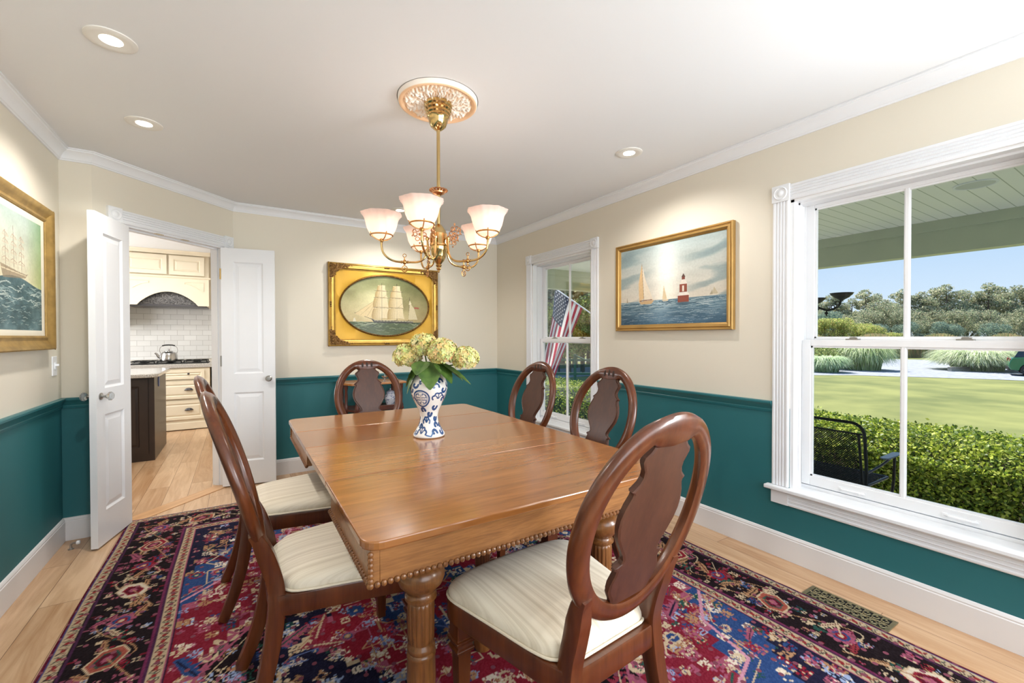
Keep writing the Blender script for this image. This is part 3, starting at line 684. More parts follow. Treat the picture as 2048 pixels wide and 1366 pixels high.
def make_chair(label, group):
    t = thing('dining_chair', (0, 0, 0), 0, label, 'chair', group)
    # upholstered seat
    ol = outline(); c = Vector((0, 0.33, 0)); mb = MB(); rows = [(0.985, 0.441), (1.0, 0.452), (0.995, 0.464), (0.975, 0.474), (0.93, 0.484), (0.84, 0.493), (0.68, 0.501), (0.48, 0.506), (0.25, 0.508), (0.08, 0.509)]
    vs = []; n = len(ol)
    for s, z in rows:
        for p in ol: q = c+(p-c)*s; vs.append((q.x, q.y, z))
    fs = [(j*n+i, j*n+(i+1) % n, (j+1)*n+(i+1) % n, (j+1)*n+i) for j in range(len(rows)-1) for i in range(n)]+[tuple(range((len(rows)-1)*n, len(rows)*n)), tuple(reversed(range(n)))]
    mb.add(vs, fs); seat = mb.build('seat', M['fabric'], t, ang=60)
    mb = MB(); mb.tube([(p.x, p.y, 0.446) for p in outline(72, 0.003)], 0.0042, 8, closed=True); mb.build('piping', M['piping'], seat)
    # rails under the seat
    mb = MB(); g0 = outline(72, 0.002, True); g1 = outline(72, 0.004, True); gi = outline(72, -0.06, True)
    vs = []; rows = [(gi, 0.375), (g0, 0.374), (g1, 0.378), (g1, 0.435), (g0, 0.440), (gi, 0.440)]
    for g, z in rows: vs += [(p.x, p.y, z) for p in g]
    fs = [(j*n+i, j*n+(i+1) % n, ((j+1) % 6)*n+(i+1) % n, ((j+1) % 6)*n+i) for j in range(6) for i in range(n)]
    mb.add(vs, fs); mb.build('seat_frame', M['mahog'], t, ang=50)
    # oval back frame
    mb = MB(); n = 96; sec = [(0.0, -0.012), (0.0, 0.004), (0.10, 0.010), (0.22, 0.011), (0.30, 0.016), (0.62, 0.018), (0.85, 0.012), (1.0, 0.0), (0.98, -0.010), (0.85, -0.016), (0.5, -0.018), (0.12, -0.016)]
    vs = []
    for i in range(n):
        a = 2*PI*i/n; ca, sa = math.cos(a), math.sin(a)
        ou, ov = AE*ca, BE*sa; ri, rj = AE-0.055, BE-0.050
        iu, iv = ri*ca, rj*sa
        if iv > 0.214 and abs(iu) < 0.075: iv = 0.214-0.006*(1-abs(iu)/0.075)
        elif iv > 0.19 and abs(iu) < 0.09: iv = min(iv, 0.226)
        for s, w in sec: vs.append(back(iu+(ou-iu)*s, iv+(ov-iv)*s, w))
    q = len(sec); fs = [(i*q+k, i*q+(k+1) % q, ((i+1) % n)*q+(k+1) % q, ((i+1) % n)*q+k) for i in range(n) for k in range(q)]
    mb.add(vs, fs); bf = mb.build('back_frame', M['mahog'], t, ang=50)
    # three crest slots shown as dark patches, their shade put into the colour
    for sd in (1,):
        mb = MB()
        for u in (-0.034, 0, 0.034):
            vs = []; m = 16
            for h, sc in ((0.0186, 1.0), (0.0192, 0.55)):
                for k in range(m):
                    a = 2*PI*k/m; uu = 0.0075*sc*math.cos(a)+u; vv = 0.249+0.0185*sc*math.sin(a)-abs(u)*0.12
                    vs.append(back(uu, vv, sd*h))
            mb.add(vs, [(k, (k+1) % m, m+(k+1) % m, m+k) for k in range(m)]+[tuple(range(m, 2*m))])
        mb.build('slot_shade_patches', M['slot_dark'], bf, smooth=False)
    # splat
    prof = [(0.222, 0.060), (0.208, 0.068), (0.200, 0.074), (0.188, 0.090), (0.176, 0.092), (0.164, 0.086), (0.150, 0.078), (0.134, 0.077), (0.120, 0.084), (0.108, 0.098), (0.102, 0.106), (0.096, 0.098), (0.086, 0.099), (0.062, 0.111), (0.03, 0.120), (0.005, 0.120), (-0.025, 0.112), (-0.055, 0.094), (-0.080, 0.077), (-0.098, 0.070), (-0.108, 0.074), (-0.116, 0.092), (-0.121, 0.094), (-0.126, 0.084), (-0.140, 0.086), (-0.165, 0.096), (-0.185, 0.096), (-0.200, 0.088), (-0.212, 0.080), (-0.236, 0.070)]
    pts = [(hw, v) for v, hw in prof]+[(-hw, v) for v, hw in reversed(prof)]; m = len(pts)
    def inset(P, d):
        out = []
        for k in range(len(P)):
            a, b_, c_ = Vector(P[k-1]), Vector(P[k]), Vector(P[(k+1) % len(P)]); t1 = (b_-a).normalized(); t2 = (c_-b_).normalized()
            nn = Vector((-(t1.y+t2.y), t1.x+t2.x)); nn = nn.normalized() if nn.length > 1e-6 else Vector((-t1.y, t1.x)); out.append((b_.x-nn.x*d*-1*-1, b_.y-nn.y*d*-1*-1))
        return out
    # orientation: pts run clockwise, inward normal is to the right
    in1 = [(u-(0.007 if u > 0 else -0.007), v*0.985) for u, v in pts]; in2 = [(u-(0.011 if u > 0 else -0.011), v*0.975) for u, v in pts]
    rows = [(in2, 0.007), (in1, 0.009), (in1, 0.005), (pts, 0.003), (pts, -0.008), (in1, -0.010)]
    mb = MB(); hu = len(prof)
    # faces are laid as strips between left and right outlines so the panel bends with the back
    K = 8; vs = []; fs = []
    for w, P in ((0.007, in2), (-0.010, in1)):
        base = len(vs)
        for j in range(hu):
            r, l = P[j], P[m-1-j]
            for k in range(K+1): f = k/K; vs.append(back(l[0]+(r[0]-l[0])*f, r[1], w))
        for j in range(hu-1):
            for k in range(K): a = base+j*(K+1)+k; fs.append((a, a+1, a+K+2, a+K+1))
    mb.add(vs, fs)
    vs = []
    for P, w in rows: vs += [back(u, v, w) for u, v in P]
    fs = [(j*m+i, j*m+(i+1) % m, (j+1)*m+(i+1) % m, (j+1)*m+i) for j in range(len(rows)-1) for i in range(m)]
    mb.add(vs, fs); mb.build('splat', M['mahog_dark'], t, ang=30)
    # rear legs, one piece with the posts
    for s in (-1, 1):
        P = [(s*0.178, back(0, -0.165, 0)[1], back(0, -0.165, 0)[2]), (s*0.172, 0.056, 0.626), (s*0.163, 0.074, 0.575), (s*0.158, 0.090, 0.52), (s*0.160, 0.103, 0.46), (s*0.166, 0.104, 0.40), (s*0.170, 0.096, 0.32), (s*0.176, 0.078, 0.22), (s*0.182, 0.050, 0.12), (s*0.188, 0.014, 0.03), (s*0.190, 0.004, 0.009)]
        # catmull smoothing
        V = [Vector(p) for p in P]; Q = []
        for i in range(len(V)-1):
            p0, p1, p2, p3 = V[max(i-1, 0)], V[i], V[i+1], V[min(i+2, len(V)-1)]
            for u in (0, 0.25, 0.5, 0.75): Q.append(0.5*((2*p1)+(-p0+p2)*u+(2*p0-5*p1+4*p2-p3)*u*u+(-p0+3*p1-3*p2+p3)*u**3))
        Q.append(V[-1]); rr = [0.0235 if k > 8 else 0.014+0.0095*min(1, k/8) for k in range(len(Q))]
        for k in range(len(Q)):
            if k > 24: rr[k] = 0.0235-0.0055*(k-24)/(len(Q)-25)
        mb = MB(); sq = [(-1.05, -0.85), (-0.85, -1), (0.85, -1), (1.05, -0.85), (1.05, 0.85), (0.85, 1), (-0.85, 1), (-1.05, 0.85)]
        mb.tube(Q, rr, sec=sq, up=(0, 1, 0)); mb.build('leg', M['mahog'], t, ang=40)
    for s in (-1, 1):
        mb = MB(); x, y = s*0.222, 0.545
        st = [(0.006, 0.0165), (0.03, 0.0165), (0.26, 0.023), (0.262, 0.030), (0.272, 0.032), (0.278, 0.027), (0.288, 0.026), (0.292, 0.033), (0.302, 0.034), (0.306, 0.028), (0.373, 0.028)]
        vs = []
        for z, h in st: vs += [(x-h, y-h, z), (x+h, y-h, z), (x+h, y+h, z), (x-h, y+h, z)]
        fs = [(4*i+k, 4*i+(k+1) % 4, 4*i+4+(k+1) % 4, 4*i+4+k) for i in range(len(st)-1) for k in range(4)]+[(3, 2, 1, 0), tuple(range(len(vs)-4, len(vs)))]
        mb.add(vs, fs); mb.build('leg', M['mahog'], t, smooth=False, bevel=0.0015)
    return t
G = 'carved oval-back dining chairs around the table'
ch = make_chair('oval-back dining chair in the foreground, drawn up to the near end of the table', G)
ch.location = (0.867, 0.750, 0); ch.rotation_euler = (0, 0, math.radians(4.3))
for x, y, r, lab in [(0.846, 3.405, 181, 'oval-back dining chair at the far end of the table, below the oval ship painting'),
                     (1.754, 2.543, 91.2, 'oval-back dining chair on the right side, in front of the small window with the flag'),
                     (1.775, 1.859, 90.1, 'oval-back dining chair on the right side, nearer of the two facing the windows'),
                     (-0.006, 1.760, -90, 'oval-back dining chair on the left side, nearer of the two'),
                     (-0.074, 2.505, -90, 'oval-back dining chair on the left side, further of the two')]:
    c = copy_tree(ch); c.location = (x, y, 0); c.rotation_euler = (0, 0, math.radians(r)); c['label'] = lab

# ------------------------------------------------------------------ vase and hydrangeas
def vase():
    prof = [(0.078, 0.0), (0.083, 0.004), (0.082, 0.014), (0.072, 0.030), (0.058, 0.052), (0.048, 0.078), (0.046, 0.105), (0.051, 0.130), (0.064, 0.160), (0.080, 0.192), (0.092, 0.222), (0.097, 0.250), (0.095, 0.275), (0.086, 0.298), (0.070, 0.318), (0.058, 0.330), (0.056, 0.345), (0.062, 0.356)]
    zs = np.array([p[1] for p in prof]); rr = np.array([p[0] for p in prof])
    nx, ny = 420, 300
    cv = Canvas(0, 2*PI, 0, 0.356, nx, ny, '#E4E2DD'); BL = '#2C4C7C'; B2 = '#436A9A'
    sx = 1/0.085      # metres to radians near the belly
    def curl(x, z, s, d=1, w=0.0125):
        s *= 1.5
        pts = [(x+(s*(1-k/15)*math.cos(k/10*PI*d))*sx, z+s*(1-k/15)*math.sin(k/10*PI*d)) for k in range(13)]
        cl(pts, w)
    def cl(pts, w, col=BL):
        # line with width in metres (x is an angle)
        for (a, z0), (a2, z1) in zip(pts[:-1], pts[1:]):
            n = 6
            for k in range(n+1):
                f = k/n; x = a+(a2-a)*f; z = z0+(z1-z0)*f; r = np.interp(z, zs, rr); cv.ell(x % (2*PI), z, w/2/r, w/2*1.0, col)
    def flower(x, z, s):
        s *= 1.4; pts = []
        for k in range(41):
            a = PI*k/40; r = s*(1+0.22*abs(math.sin(4*a))); pts.append((x+r*math.cos(a)*sx, z+r*math.sin(a)))
        cl(pts, 0.0085)
        for a in (0.3, 0.5, 0.7): cl([(x+s*0.2*math.cos(a*PI)*sx, z+s*0.2*math.sin(a*PI)), (x+s*0.75*math.cos(a*PI)*sx, z+s*0.75*math.sin(a*PI))], 0.006)
    for k in range(3):
        c0 = PI*1.23+k*2*PI/3; zc = 0.205; R = 0.042
        pts = [(c0+R*math.cos(a)*sx, zc+R*math.sin(a)) for a in np.linspace(0, 2*PI, 60)]; cl(pts, 0.008)
        pts = [(c0+R*0.8*math.cos(a)*sx, zc+R*0.8*math.sin(a)) for a in np.linspace(0, 2*PI, 60)]; cl(pts, 0.002)
        for sg in (-1, 1):
            for q in (-1, 1):
                X = lambda u: c0+u*sx
                cl([(X(sg*0.006), zc+q*0.007), (X(sg*0.028), zc+q*0.007), (X(sg*0.024), zc+q*0.020), (X(sg*0.010), zc+q*0.026), (X(sg*0.008), zc+q*0.018)], 0.0045)
        cl([(c0-0.03*sx, zc), (c0+0.03*sx, zc)], 0.0045); cl([(c0, zc-0.02), (c0, zc+0.02)], 0.0045)
        f0 = c0+PI/3
        flower(f0, 0.20, 0.020); curl(f0-0.25, 0.265, 0.014); curl(f0+0.3, 0.25, 0.014, -1); curl(f0+0.1, 0.29, 0.013); curl(f0-0.15, 0.16, 0.014, -1); curl(f0+0.38, 0.195, 0.012)
        curl(c0+0.05, 0.285, 0.014); curl(c0-0.35, 0.275, 0.013, -1); flower(c0+0.35, 0.30, 0.014); curl(c0-0.1, 0.14, 0.013); curl(c0+0.5, 0.125, 0.014, -1)
        flower(c0+0.2, 0.075, 0.019); curl(f0+0.1, 0.10, 0.013, -1); curl(f0+0.1, 0.06, 0.014); curl(c0-0.4, 0.055, 0.012)
        flower(c0-0.1, 0.022, 0.020); curl(f0-0.2, 0.028, 0.013); curl(f0+0.4, 0.03, 0.012, -1); cl([(c0+0.3, 0.018), (c0+0.6, 0.012), (c0+0.75, 0.03)], 0.007, B2)
    cv.rect(0, 7, 0, 0.004, '#9A7C66')
    m = mat('glazed_porcelain', '#E4E2DD', 0.13, attr=1, coat=0.6)
    # smooth profile
    z = np.linspace(0, 0.356, ny); from_r = np.interp(z, zs, rr); k = np.ones(9)/9; pr = np.convolve(np.pad(from_r, 4, mode='edge'), k, 'valid')
    def f(A, Z): R = np.repeat(pr[:, None], nx, 1); return R*np.cos(A), R*np.sin(A), Z
    t = thing('vase', (0.846, 2.172, TZ+0.001), 0, 'blue and white porcelain vase with a shou medallion, standing on the table', 'vase')
    o = cv.surf('vase_body', m, t, f); o.data.shade_smooth()
    mb = MB(); mb.lathe([(0.0001, 0.004), (0.077, 0.0), (0.077, 0.001)], 40); mb.build('foot', mat('foot_clay', '#B49A84', 0.6, var=0.02), t)
    mb = MB(); mb.lathe([(0.062, 0.356), (0.0585, 0.359), (0.055, 0.356), (0.050, 0.335), (0.060, 0.312), (0.080, 0.280)], 40); mb.build('rim', mat('porcelain_plain', '#DAD6CF', 0.2, var=0.02), t)
    return t
vase()
def bloom_head(name, c, r, n, seed, parent):
    """a mop head of four-petalled florets"""
    q = np.random.RandomState(seed); V = []; F = []; Cc = []
    for i in range(n):
        ph = math.acos(1-1.75*(i+0.5)/n); a = i*2.39996+q.rand()*0.3; d = Vector((math.sin(ph)*math.cos(a), math.sin(ph)*math.sin(a), math.cos(ph)))
        rr = r*(0.86+0.2*q.rand()); o = Vector((d.x*rr, d.y*rr, d.z*rr*0.86)); d2 = (d+Vector(q.randn(3))*0.22).normalized(); u = d2.orthogonal().normalized(); w = d2.cross(u); tw = q.rand()*PI
        u, w = u*math.cos(tw)+w*math.sin(tw), w*math.cos(tw)-u*math.sin(tw); s = r*(0.155+0.07*q.rand())
        base = np.array([0.82, 0.82, 0.55])+q.randn(3)*0.03+(np.array([0.08, -0.02, -0.02]) if q.rand() < 0.2 else np.array([0.06, 0.07, 0.08]) if q.rand() < 0.35 else 0)
        for k in range(4):
            an = k*PI/2; e = u*math.cos(an)+w*math.sin(an); g = d2.cross(e); up = d2
            P = [o, o+e*s*0.35+g*s*0.30+up*s*0.06, o+e*s*0.85+g*s*0.42+up*s*(0.2+0.2*q.rand()), o+e*s*1.08+up*s*0.12, o+e*s*0.85-g*s*0.42+up*s*(0.2+0.2*q.rand()), o+e*s*0.35-g*s*0.30+up*s*0.06]
            b0 = len(V); V += [tuple(p) for p in P]; F += [(b0, b0+1, b0+2, b0+3), (b0, b0+3, b0+4, b0+5)]
            edge = base*0.93+np.array([0.03, -0.01, -0.03])
            Cc += [base*1.0, base, base*1.06, edge, base*1.06, base]
    o = np_mesh(name, V, F, M['petal'], parent, np.array(Cc), smooth=True); o.location = c; return o
def leaf_mesh(mb, root, tip, width, droop=0.1, curl=0.25):
    R, T = Vector(root), Vector(tip); d = T-R; L_ = d.length; d.normalize(); side = d.cross(Vector((0, 0, 1))).normalized(); nrm = side.cross(d)
    n = 12; vs = []; fs = []
    for i in range(n+1):
        f = i/n; w = width*math.sin(PI*min(1, f*0.93+0.05))**0.8*(1-0.35*f)*(1+(0.07 if i % 2 else -0.02)); zc = -droop*L_*f*f
        for k in (-1, -0.5, 0, 0.5, 1): vs.append(R+d*L_*f+side*w*k*0.5+nrm*(curl*w*abs(k)**1.5*0.5)+Vector((0, 0, zc)))
    for i in range(n):
        for k in range(4): a = i*5+k; fs.append((a, a+1, a+6, a+5))
    mb.add(vs, fs)
VX, VY, VZ = 0.846, 2.172, TZ+0.357
# flower heads: pixel-checked positions; each stem carries its own leaves
HY = [((-0.118, 0.035, 0.060), 0.072, 150, 'left hydrangea bloom in the vase, hanging lowest on the chair side', [(-0.105, -0.04, -0.115, 0.13), (-0.13, 0.04, -0.09, 0.08)]),
      ((-0.030, 0.02, 0.118), 0.070, 150, 'topmost hydrangea bloom in the vase, in front of the gold oval frame', [(-0.04, -0.11, -0.02, 0.12)]),
      ((0.078, -0.035, 0.085), 0.074, 170, 'central hydrangea bloom in the vase, facing forward', [(0.03, -0.13, -0.085, 0.135), (0.13, -0.08, -0.06, 0.12)]),
      ((0.195, -0.030, 0.052), 0.066, 150, 'right hydrangea bloom in the vase, reaching out beyond the rim', [(0.225, -0.06, -0.06, 0.085), (0.18, -0.02, -0.05, 0.10)]),
      ((0.055, 0.10, 0.09), 0.066, 110, 'rear hydrangea bloom, mostly hidden behind the front blooms', [(0.05, 0.15, -0.03, 0.09)])]
ga, gb = Vector((math.cos(-YAW), math.sin(-YAW), 0)), Vector((math.sin(YAW), math.cos(YAW), 0))   # right / away as seen from the long side of the room
for i, (c, r, n, lab, lv) in enumerate(HY):
    P = ga*c[0]+gb*c[1]+Vector((0, 0, c[2]))
    t = thing('hydrangea', (VX, VY, VZ), 0, lab, 'flower', 'hydrangea stems in the vase')
    bloom_head('bloom', P, r, int(n*1.9), 40+i, t)
    mb = MB(); mb.ball(P, r*0.62, 10, 8, (1, 1, 0.8)); Q = P-Vector((0, 0, r*0.4))
    mb.tube([(0.3*P.x*0.3, 0.3*P.y*0.3, -0.10), (P.x*0.25, P.y*0.25, 0.0), tuple(Q*0.7), tuple(Q)], 0.004, 6); mb.build('stem', M['leaf'], t)
    for a, bb, z, w in lv:
        tip = ga*a+gb*bb+Vector((0, 0, z)); mb = MB(); s = tip.normalized()*0.045; leaf_mesh(mb, (s.x, s.y, 0.035), tuple(tip), w); mb.build('leaf', M['leaf'], t, ang=180)

# ------------------------------------------------------------------ chandelier
def chandelier():
    X, Y = 0.847, 2.035
    tm = thing('ceiling_medallion', (X, Y, H), 0, 'round cream ceiling medallion with acanthus leaf relief above the chandelier', 'ceiling medallion')
    nx, ny = 361, 60; th = np.linspace(0, 2*PI, nx); q = np.linspace(0, 1, ny); T, Q = np.meshgrid(th, q); R = 0.198*(1-Q*0.99)
    z = np.where(Q < 0.03, 0.0, np.where(Q < 0.14, -0.020-0.006*np.sin((Q-0.03)/0.11*PI), -0.012))
    leafa = np.abs(np.sin(T*6)); env = np.clip((Q-0.14)/0.08, 0, 1)*np.clip((0.74-Q)/0.1, 0, 1)
    rel = env*(0.008*leafa**0.7+0.005*np.sin(T*48+np.sin(Q*22)*2.2)*(0.4+leafa)+0.004*np.sin(Q*46+np.cos(T*12)*3))
    inner = np.clip((Q-0.72)/0.06, 0, 1); z = z-rel-inner*0.010
    wht = np.clip(0.45+rel/0.018+0.15*np.sin(T*31+Q*40), 0, 1)*env; wht = np.maximum(wht, (Q < 0.05)*1.0)
    ca, cb = np.array([0.94, 0.79, 0.63]), np.array([0.97, 0.94, 0.90]); Cc = ca+(cb-ca)*wht[..., None]
    V = np.stack([R*np.cos(T), R*np.sin(T), z], -1).reshape(-1, 3); np_mesh('relief_disc', V, quad_idx(nx, ny), mat('plaster', '#F0E0C8', 0.6, attr=1), tm, Cc.reshape(-1, 3), smooth=True)
    t = thing('chandelier', (X, Y, 0), 0, 'polished brass gas-style chandelier with five frosted bell shades over the table', 'chandelier')
    mb = MB(); mb.lathe([(0.060, 2.424), (0.070, 2.420), (0.068, 2.408), (0.062, 2.402), (0.065, 2.390), (0.058, 2.384), (0.060, 2.372), (0.054, 2.366), (0.055, 2.356), (0.049, 2.350), (0.046, 2.335), (0.038, 2.312), (0.022, 2.298), (0.010, 2.290), (0.009, 2.284)], 36); mb.build('canopy', M['brass'], t)
    mb = MB(); mb.lathe([(0.0085, 2.29), (0.0085, 1.80)], 20); mb.build('rod', M['brass'], t)
    # filigree collar
    mb = MB()
    for k in range(14):
        a = 2*PI*k/14; e = Vector((math.cos(a), math.sin(a), 0)); g = Vector((-e.y, e.x, 0)); pts = []
        for j in range(12): an = j/11*PI*1.8; pts.append(e*(0.026+0.015*(1-math.cos(an))*0.6)+g*0.011*math.sin(an)+Vector((0, 0, 1.985+0.012*math.sin(an*0.5))))
        mb.tube(pts, 0.0032, 5)
    mb.lathe([(0.012, 1.972), (0.030, 1.982), (0.032, 1.990), (0.010, 1.998)], 24); mb.build('filigree_collar', M['copper'], t)
    mb = MB(); mb.lathe([(0.009, 1.83), (0.016, 1.825), (0.026, 1.81), (0.036, 1.795), (0.038, 1.785), (0.042, 1.78), (0.042, 1.735), (0.044, 1.732), (0.044, 1.722), (0.041, 1.718), (0.041, 1.70), (0.038, 1.695), (0.036, 1.672), (0.026, 1.648), (0.016, 1.636), (0.012, 1.630), (0.016, 1.625), (0.010, 1.615), (0.013, 1.608), (0.005, 1.600), (0.006, 1.594), (0.0001, 1.588)], 36); mb.build('body', M['brass'], t)
    for k in range(5):
        a = math.radians(16+72*k); e = Vector((math.cos(a), math.sin(a), 0)); g = Vector((-e.y, e.x, 0)); Z = lambda r, z, s=0: e*r+g*s+Vector((0, 0, z))
        arm = []
        for r, z in [(0.056, 1.752), (0.054, 1.735), (0.054, 1.71), (0.060, 1.675), (0.078, 1.650), (0.105, 1.638), (0.14, 1.636), (0.18, 1.636), (0.215, 1.640), (0.245, 1.655), (0.266, 1.680), (0.273, 1.71), (0.273, 1.742)]: arm.append(Z(r, z))
        Q = []
        for i in range(len(arm)-1):
            p0, p1, p2, p3 = arm[max(i-1, 0)], arm[i], arm[i+1], arm[min(i+2, len(arm)-1)]
            for u in (0, 0.33, 0.66): Q.append(0.5*((2*p1)+(-p0+p2)*u+(2*p0-5*p1+4*p2-p3)*u*u+(-p0+3*p1-3*p2+p3)*u**3))
        Q.append(arm[-1]); mb = MB(); mb.tube(Q, 0.0052, 10)
        mb.lathe([(0.009, 1.748), (0.010, 1.756), (0.006, 1.762), (0.0001, 1.768)], 12, tuple(Z(0.056, 0)))
        av = mb.build('arm', M['brass'], t)
        mb = MB(); zc = 1.636
        mb.ball(Z(0.165, zc), 0.010, 10, 8, (1, 1, 1.2)); mb.ball(Z(0.180, zc), 0.007, 8, 6); mb.ball(Z(0.150, zc), 0.007, 8, 6)
        mb.tube([Z(0.165, zc+0.008), Z(0.165, zc+0.024)], 0.003, 6)
        mb.tube([Z(0.165+0.008*math.cos(q), zc+0.032+0.008*math.sin(q)) for q in np.linspace(0, 2*PI, 14)[:-1]], 0.0018, 5, closed=True)
        mb.tube([Z(0.165, zc-0.008), Z(0.165, zc-0.02)], 0.003, 6)
        mb.tube([Z(0.165+0.013*math.cos(q), zc-0.033+0.015*math.sin(q)) for q in np.linspace(0, 2*PI, 16)[:-1]], 0.0024, 5, closed=True)
        mb.tube([Z(0.165+0.012*math.cos(q)*0.5, zc-0.033+0.006*math.sin(q)) for q in np.linspace(0, 2*PI, 10)[:-1]], 0.0015, 5, closed=True)
        mb.build('gas_key', M['brass_dull'], av)
        # pierced bracket between body and arm
        mb = MB()
        for j in range(6):
            an = 2*PI*j/6; c0 = Z(0.092+0.022*math.cos(an), 1.775+0.026*math.sin(an))
            mb.tube([c0+e*0.010*math.cos(q)+Vector((0, 0, 0.010*math.sin(q))) for q in np.linspace(0, 2*PI, 11)[:-1]], 0.0022, 5, closed=True)
        mb.ball(Z(0.092, 1.775), 0.007, 8, 6, (1, 1, 1)); mb.ball(Z(0.092, 1.818), 0.006, 8, 6, (0.8, 0.8, 1.4)); mb.ball(Z(0.092, 1.732), 0.005, 8, 6)
        mb.tube([Z(0.044, 1.755), Z(0.058, 1.765), Z(0.072, 1.77)], 0.003, 6); mb.tube([Z(0.118, 1.80), Z(0.126, 1.79), Z(0.122, 1.775), Z(0.13, 1.765)], 0.003, 6)
        mb.build('pierced_bracket', M['copper'], t)
        # shade holder
        mb = MB(); c0 = Z(0.273, 0)
        mb.tube([c0+Vector((0.052*math.cos(q), 0.052*math.sin(q), 1.762)) for q in np.linspace(0, 2*PI, 33)[:-1]], 0.0036, 6, closed=True)
        for j in range(4):
            q = a+j*PI/2+0.5; u = Vector((math.cos(q), math.sin(q), 0))
            mb.tube([c0+u*0.006+Vector((0, 0, 1.737)), c0+u*0.026+Vector((0, 0, 1.741)), c0+u*0.042+Vector((0, 0, 1.750)), c0+u*0.053+Vector((0, 0, 1.764)), c0+u*0.056+Vector((0, 0, 1.772))], 0.0026, 5)
        mb.lathe([(0.006, 1.728), (0.010, 1.735), (0.010, 1.742), (0.006, 1.746)], 14, tuple(c0)); hd = mb.build('shade_holder', M['brass_dull'], av)
        mb = MB(); pr = [(0.012, 1.747), (0.036, 1.750), (0.048, 1.757), (0.053, 1.766), (0.060, 1.775), (0.069, 1.793), (0.0745, 1.812), (0.079, 1.830), (0.087, 1.844), (0.0965, 1.853), (0.0945, 1.854), (0.085, 1.845), (0.077, 1.831), (0.0725, 1.812), (0.067, 1.794), (0.058, 1.777), (0.050, 1.767), (0.034, 1.753), (0.012, 1.750)]
        pr = [(r, 1.747+(z-1.747)*1.10) for r, z in pr]
        def fl(an, j, z):
            s = max(0, (z-1.775)/0.08); return 1+0.022*s*math.cos(8*an)+0.012*math.cos(16*an)*(0.3+s)
        mb.lathe(pr, 96, tuple(c0), flute=fl); mb.build('glass_shade', M['shade'], av)
        l = lamp('bulb_light', 'POINT', tuple(c0+Vector((0, 0, 1.80))), 4.2, (1.0, 0.91, 0.83), shadow_soft_size=0.02); l.parent = t
        mb = MB(); mb.ball(c0+Vector((0, 0, 1.80)), 0.019, 12, 10, (1, 1, 1.35)); mb.build('bulb', M['bulb'], av)
def shade_mat():
    m = bpy.data.materials.new('frosted_shade'); m.use_nodes = True; nt = m.node_tree; nt.nodes.clear(); N = nt.nodes.new; L = nt.links.new
    o = N('ShaderNodeOutputMaterial'); d = N('ShaderNodeBsdfDiffuse'); tr = N('ShaderNodeBsdfTranslucent'); g = N('ShaderNodeBsdfGlossy'); tp = N('ShaderNodeBsdfTransparent')
    d.inputs[0].default_value = (*lin('#FBEDE8'), 1); tr.inputs[0].default_value = (*lin('#FFF1EB'), 1); g.inputs['Roughness'].default_value = 0.25; tp.inputs[0].default_value = (1, 0.93, 0.9, 1)
    a = N('ShaderNodeMixShader'); a.inputs[0].default_value = 0.62; L(d.outputs[0], a.inputs[1]); L(tr.outputs[0], a.inputs[2])
    b_ = N('ShaderNodeMixShader'); b_.inputs[0].default_value = 0.05; L(a.outputs[0], b_.inputs[1]); L(g.outputs[0], b_.inputs[2])
    c = N('ShaderNodeMixShader'); c.inputs[0].default_value = 0.10; L(b_.outputs[0], c.inputs[1]); L(tp.outputs[0], c.inputs[2]); L(c.outputs[0], o.inputs[0]); return m
M['shade'] = shade_mat(); M['bulb'] = mat('lit_bulb', '#FFFFFF', 0.4, emit=('#FFEBD2', 14.0))
chandelier()
#PART4
# ------------------------------------------------------------------ paintings
def sail(cv, x0, x1, y0, y1, c1='#E9DDB6', c2='#A98A4C', lean=0.0, bulge=0.12):
    """a square sail wider at the foot with a shaded belly"""
    w = x1-x0; h = y1-y0; P = []
    for k in range(9): f = k/8; P.append((x0+w*0.12*(1-f)-bulge*w*math.sin(PI*f)*0.5, y1-h*f))
    P += [(x0+w*f, y0+0.10*h*math.sin(PI*f)) for f in (0.2, 0.4, 0.6, 0.8)]
    for k in range(9): f = 1-k/8; P.append((x1-w*0.12*(1-f)-0.05*w*math.sin(PI*f), y1-h*f))
    cv.poly(P, c2)
    for k in range(7):
        g = k/7; Q = [(x0+w*(0.10+0.42*(1-g))+(px-x0)*0+(px-(x0+w*0.10))*(0.52+0.46*g) if False else x1-(x1-px)*(0.60+0.38*g), py) for px, py in P]
        col = np.array([0.66, 0.54, 0.30])*(1-g)+np.array([0.93, 0.88, 0.74])*g
        cv.poly([(x1-(x1-px)*(1.0-0.62*g*g), py+0.02*h*g) for px, py in P], col, 0.75)
    cv.poly([P[0], P[1], (P[1][0]+w*0.14, P[1][1]), (P[0][0]+w*0.10, P[0][1]), ], c1, 0.6)
    cv.line([(x0, y0+0.02*h)]+[(x0+w*f, y0+0.10*h*math.sin(PI*f)) for f in (0.2, 0.4, 0.6, 0.8)]+[(x1, y0+0.02*h)], 0.0018, '#8C7444', 0.8)
def waves(cv, y0, y1, n, cols, seed, wd=0.004, amp=0.008):
    r = np.random.RandomState(seed); x0, x1 = cv.x[0], cv.x[-1]
    for i in range(n):
        f = r.rand(); y = y0+(y1-y0)*f; x = x0+(x1-x0)*r.rand(); L_ = (0.03+0.10*r.rand())*(1.3-f); ph = r.rand()*6
        pts = [(x+L_*(k/6-0.5), y+amp*(1.2-f)*math.sin(ph+k*0.9)) for k in range(7)]; cv.line(pts, wd*(1.3-f)*(0.6+r.rand()), cols[r.randint(len(cols))], 0.55)

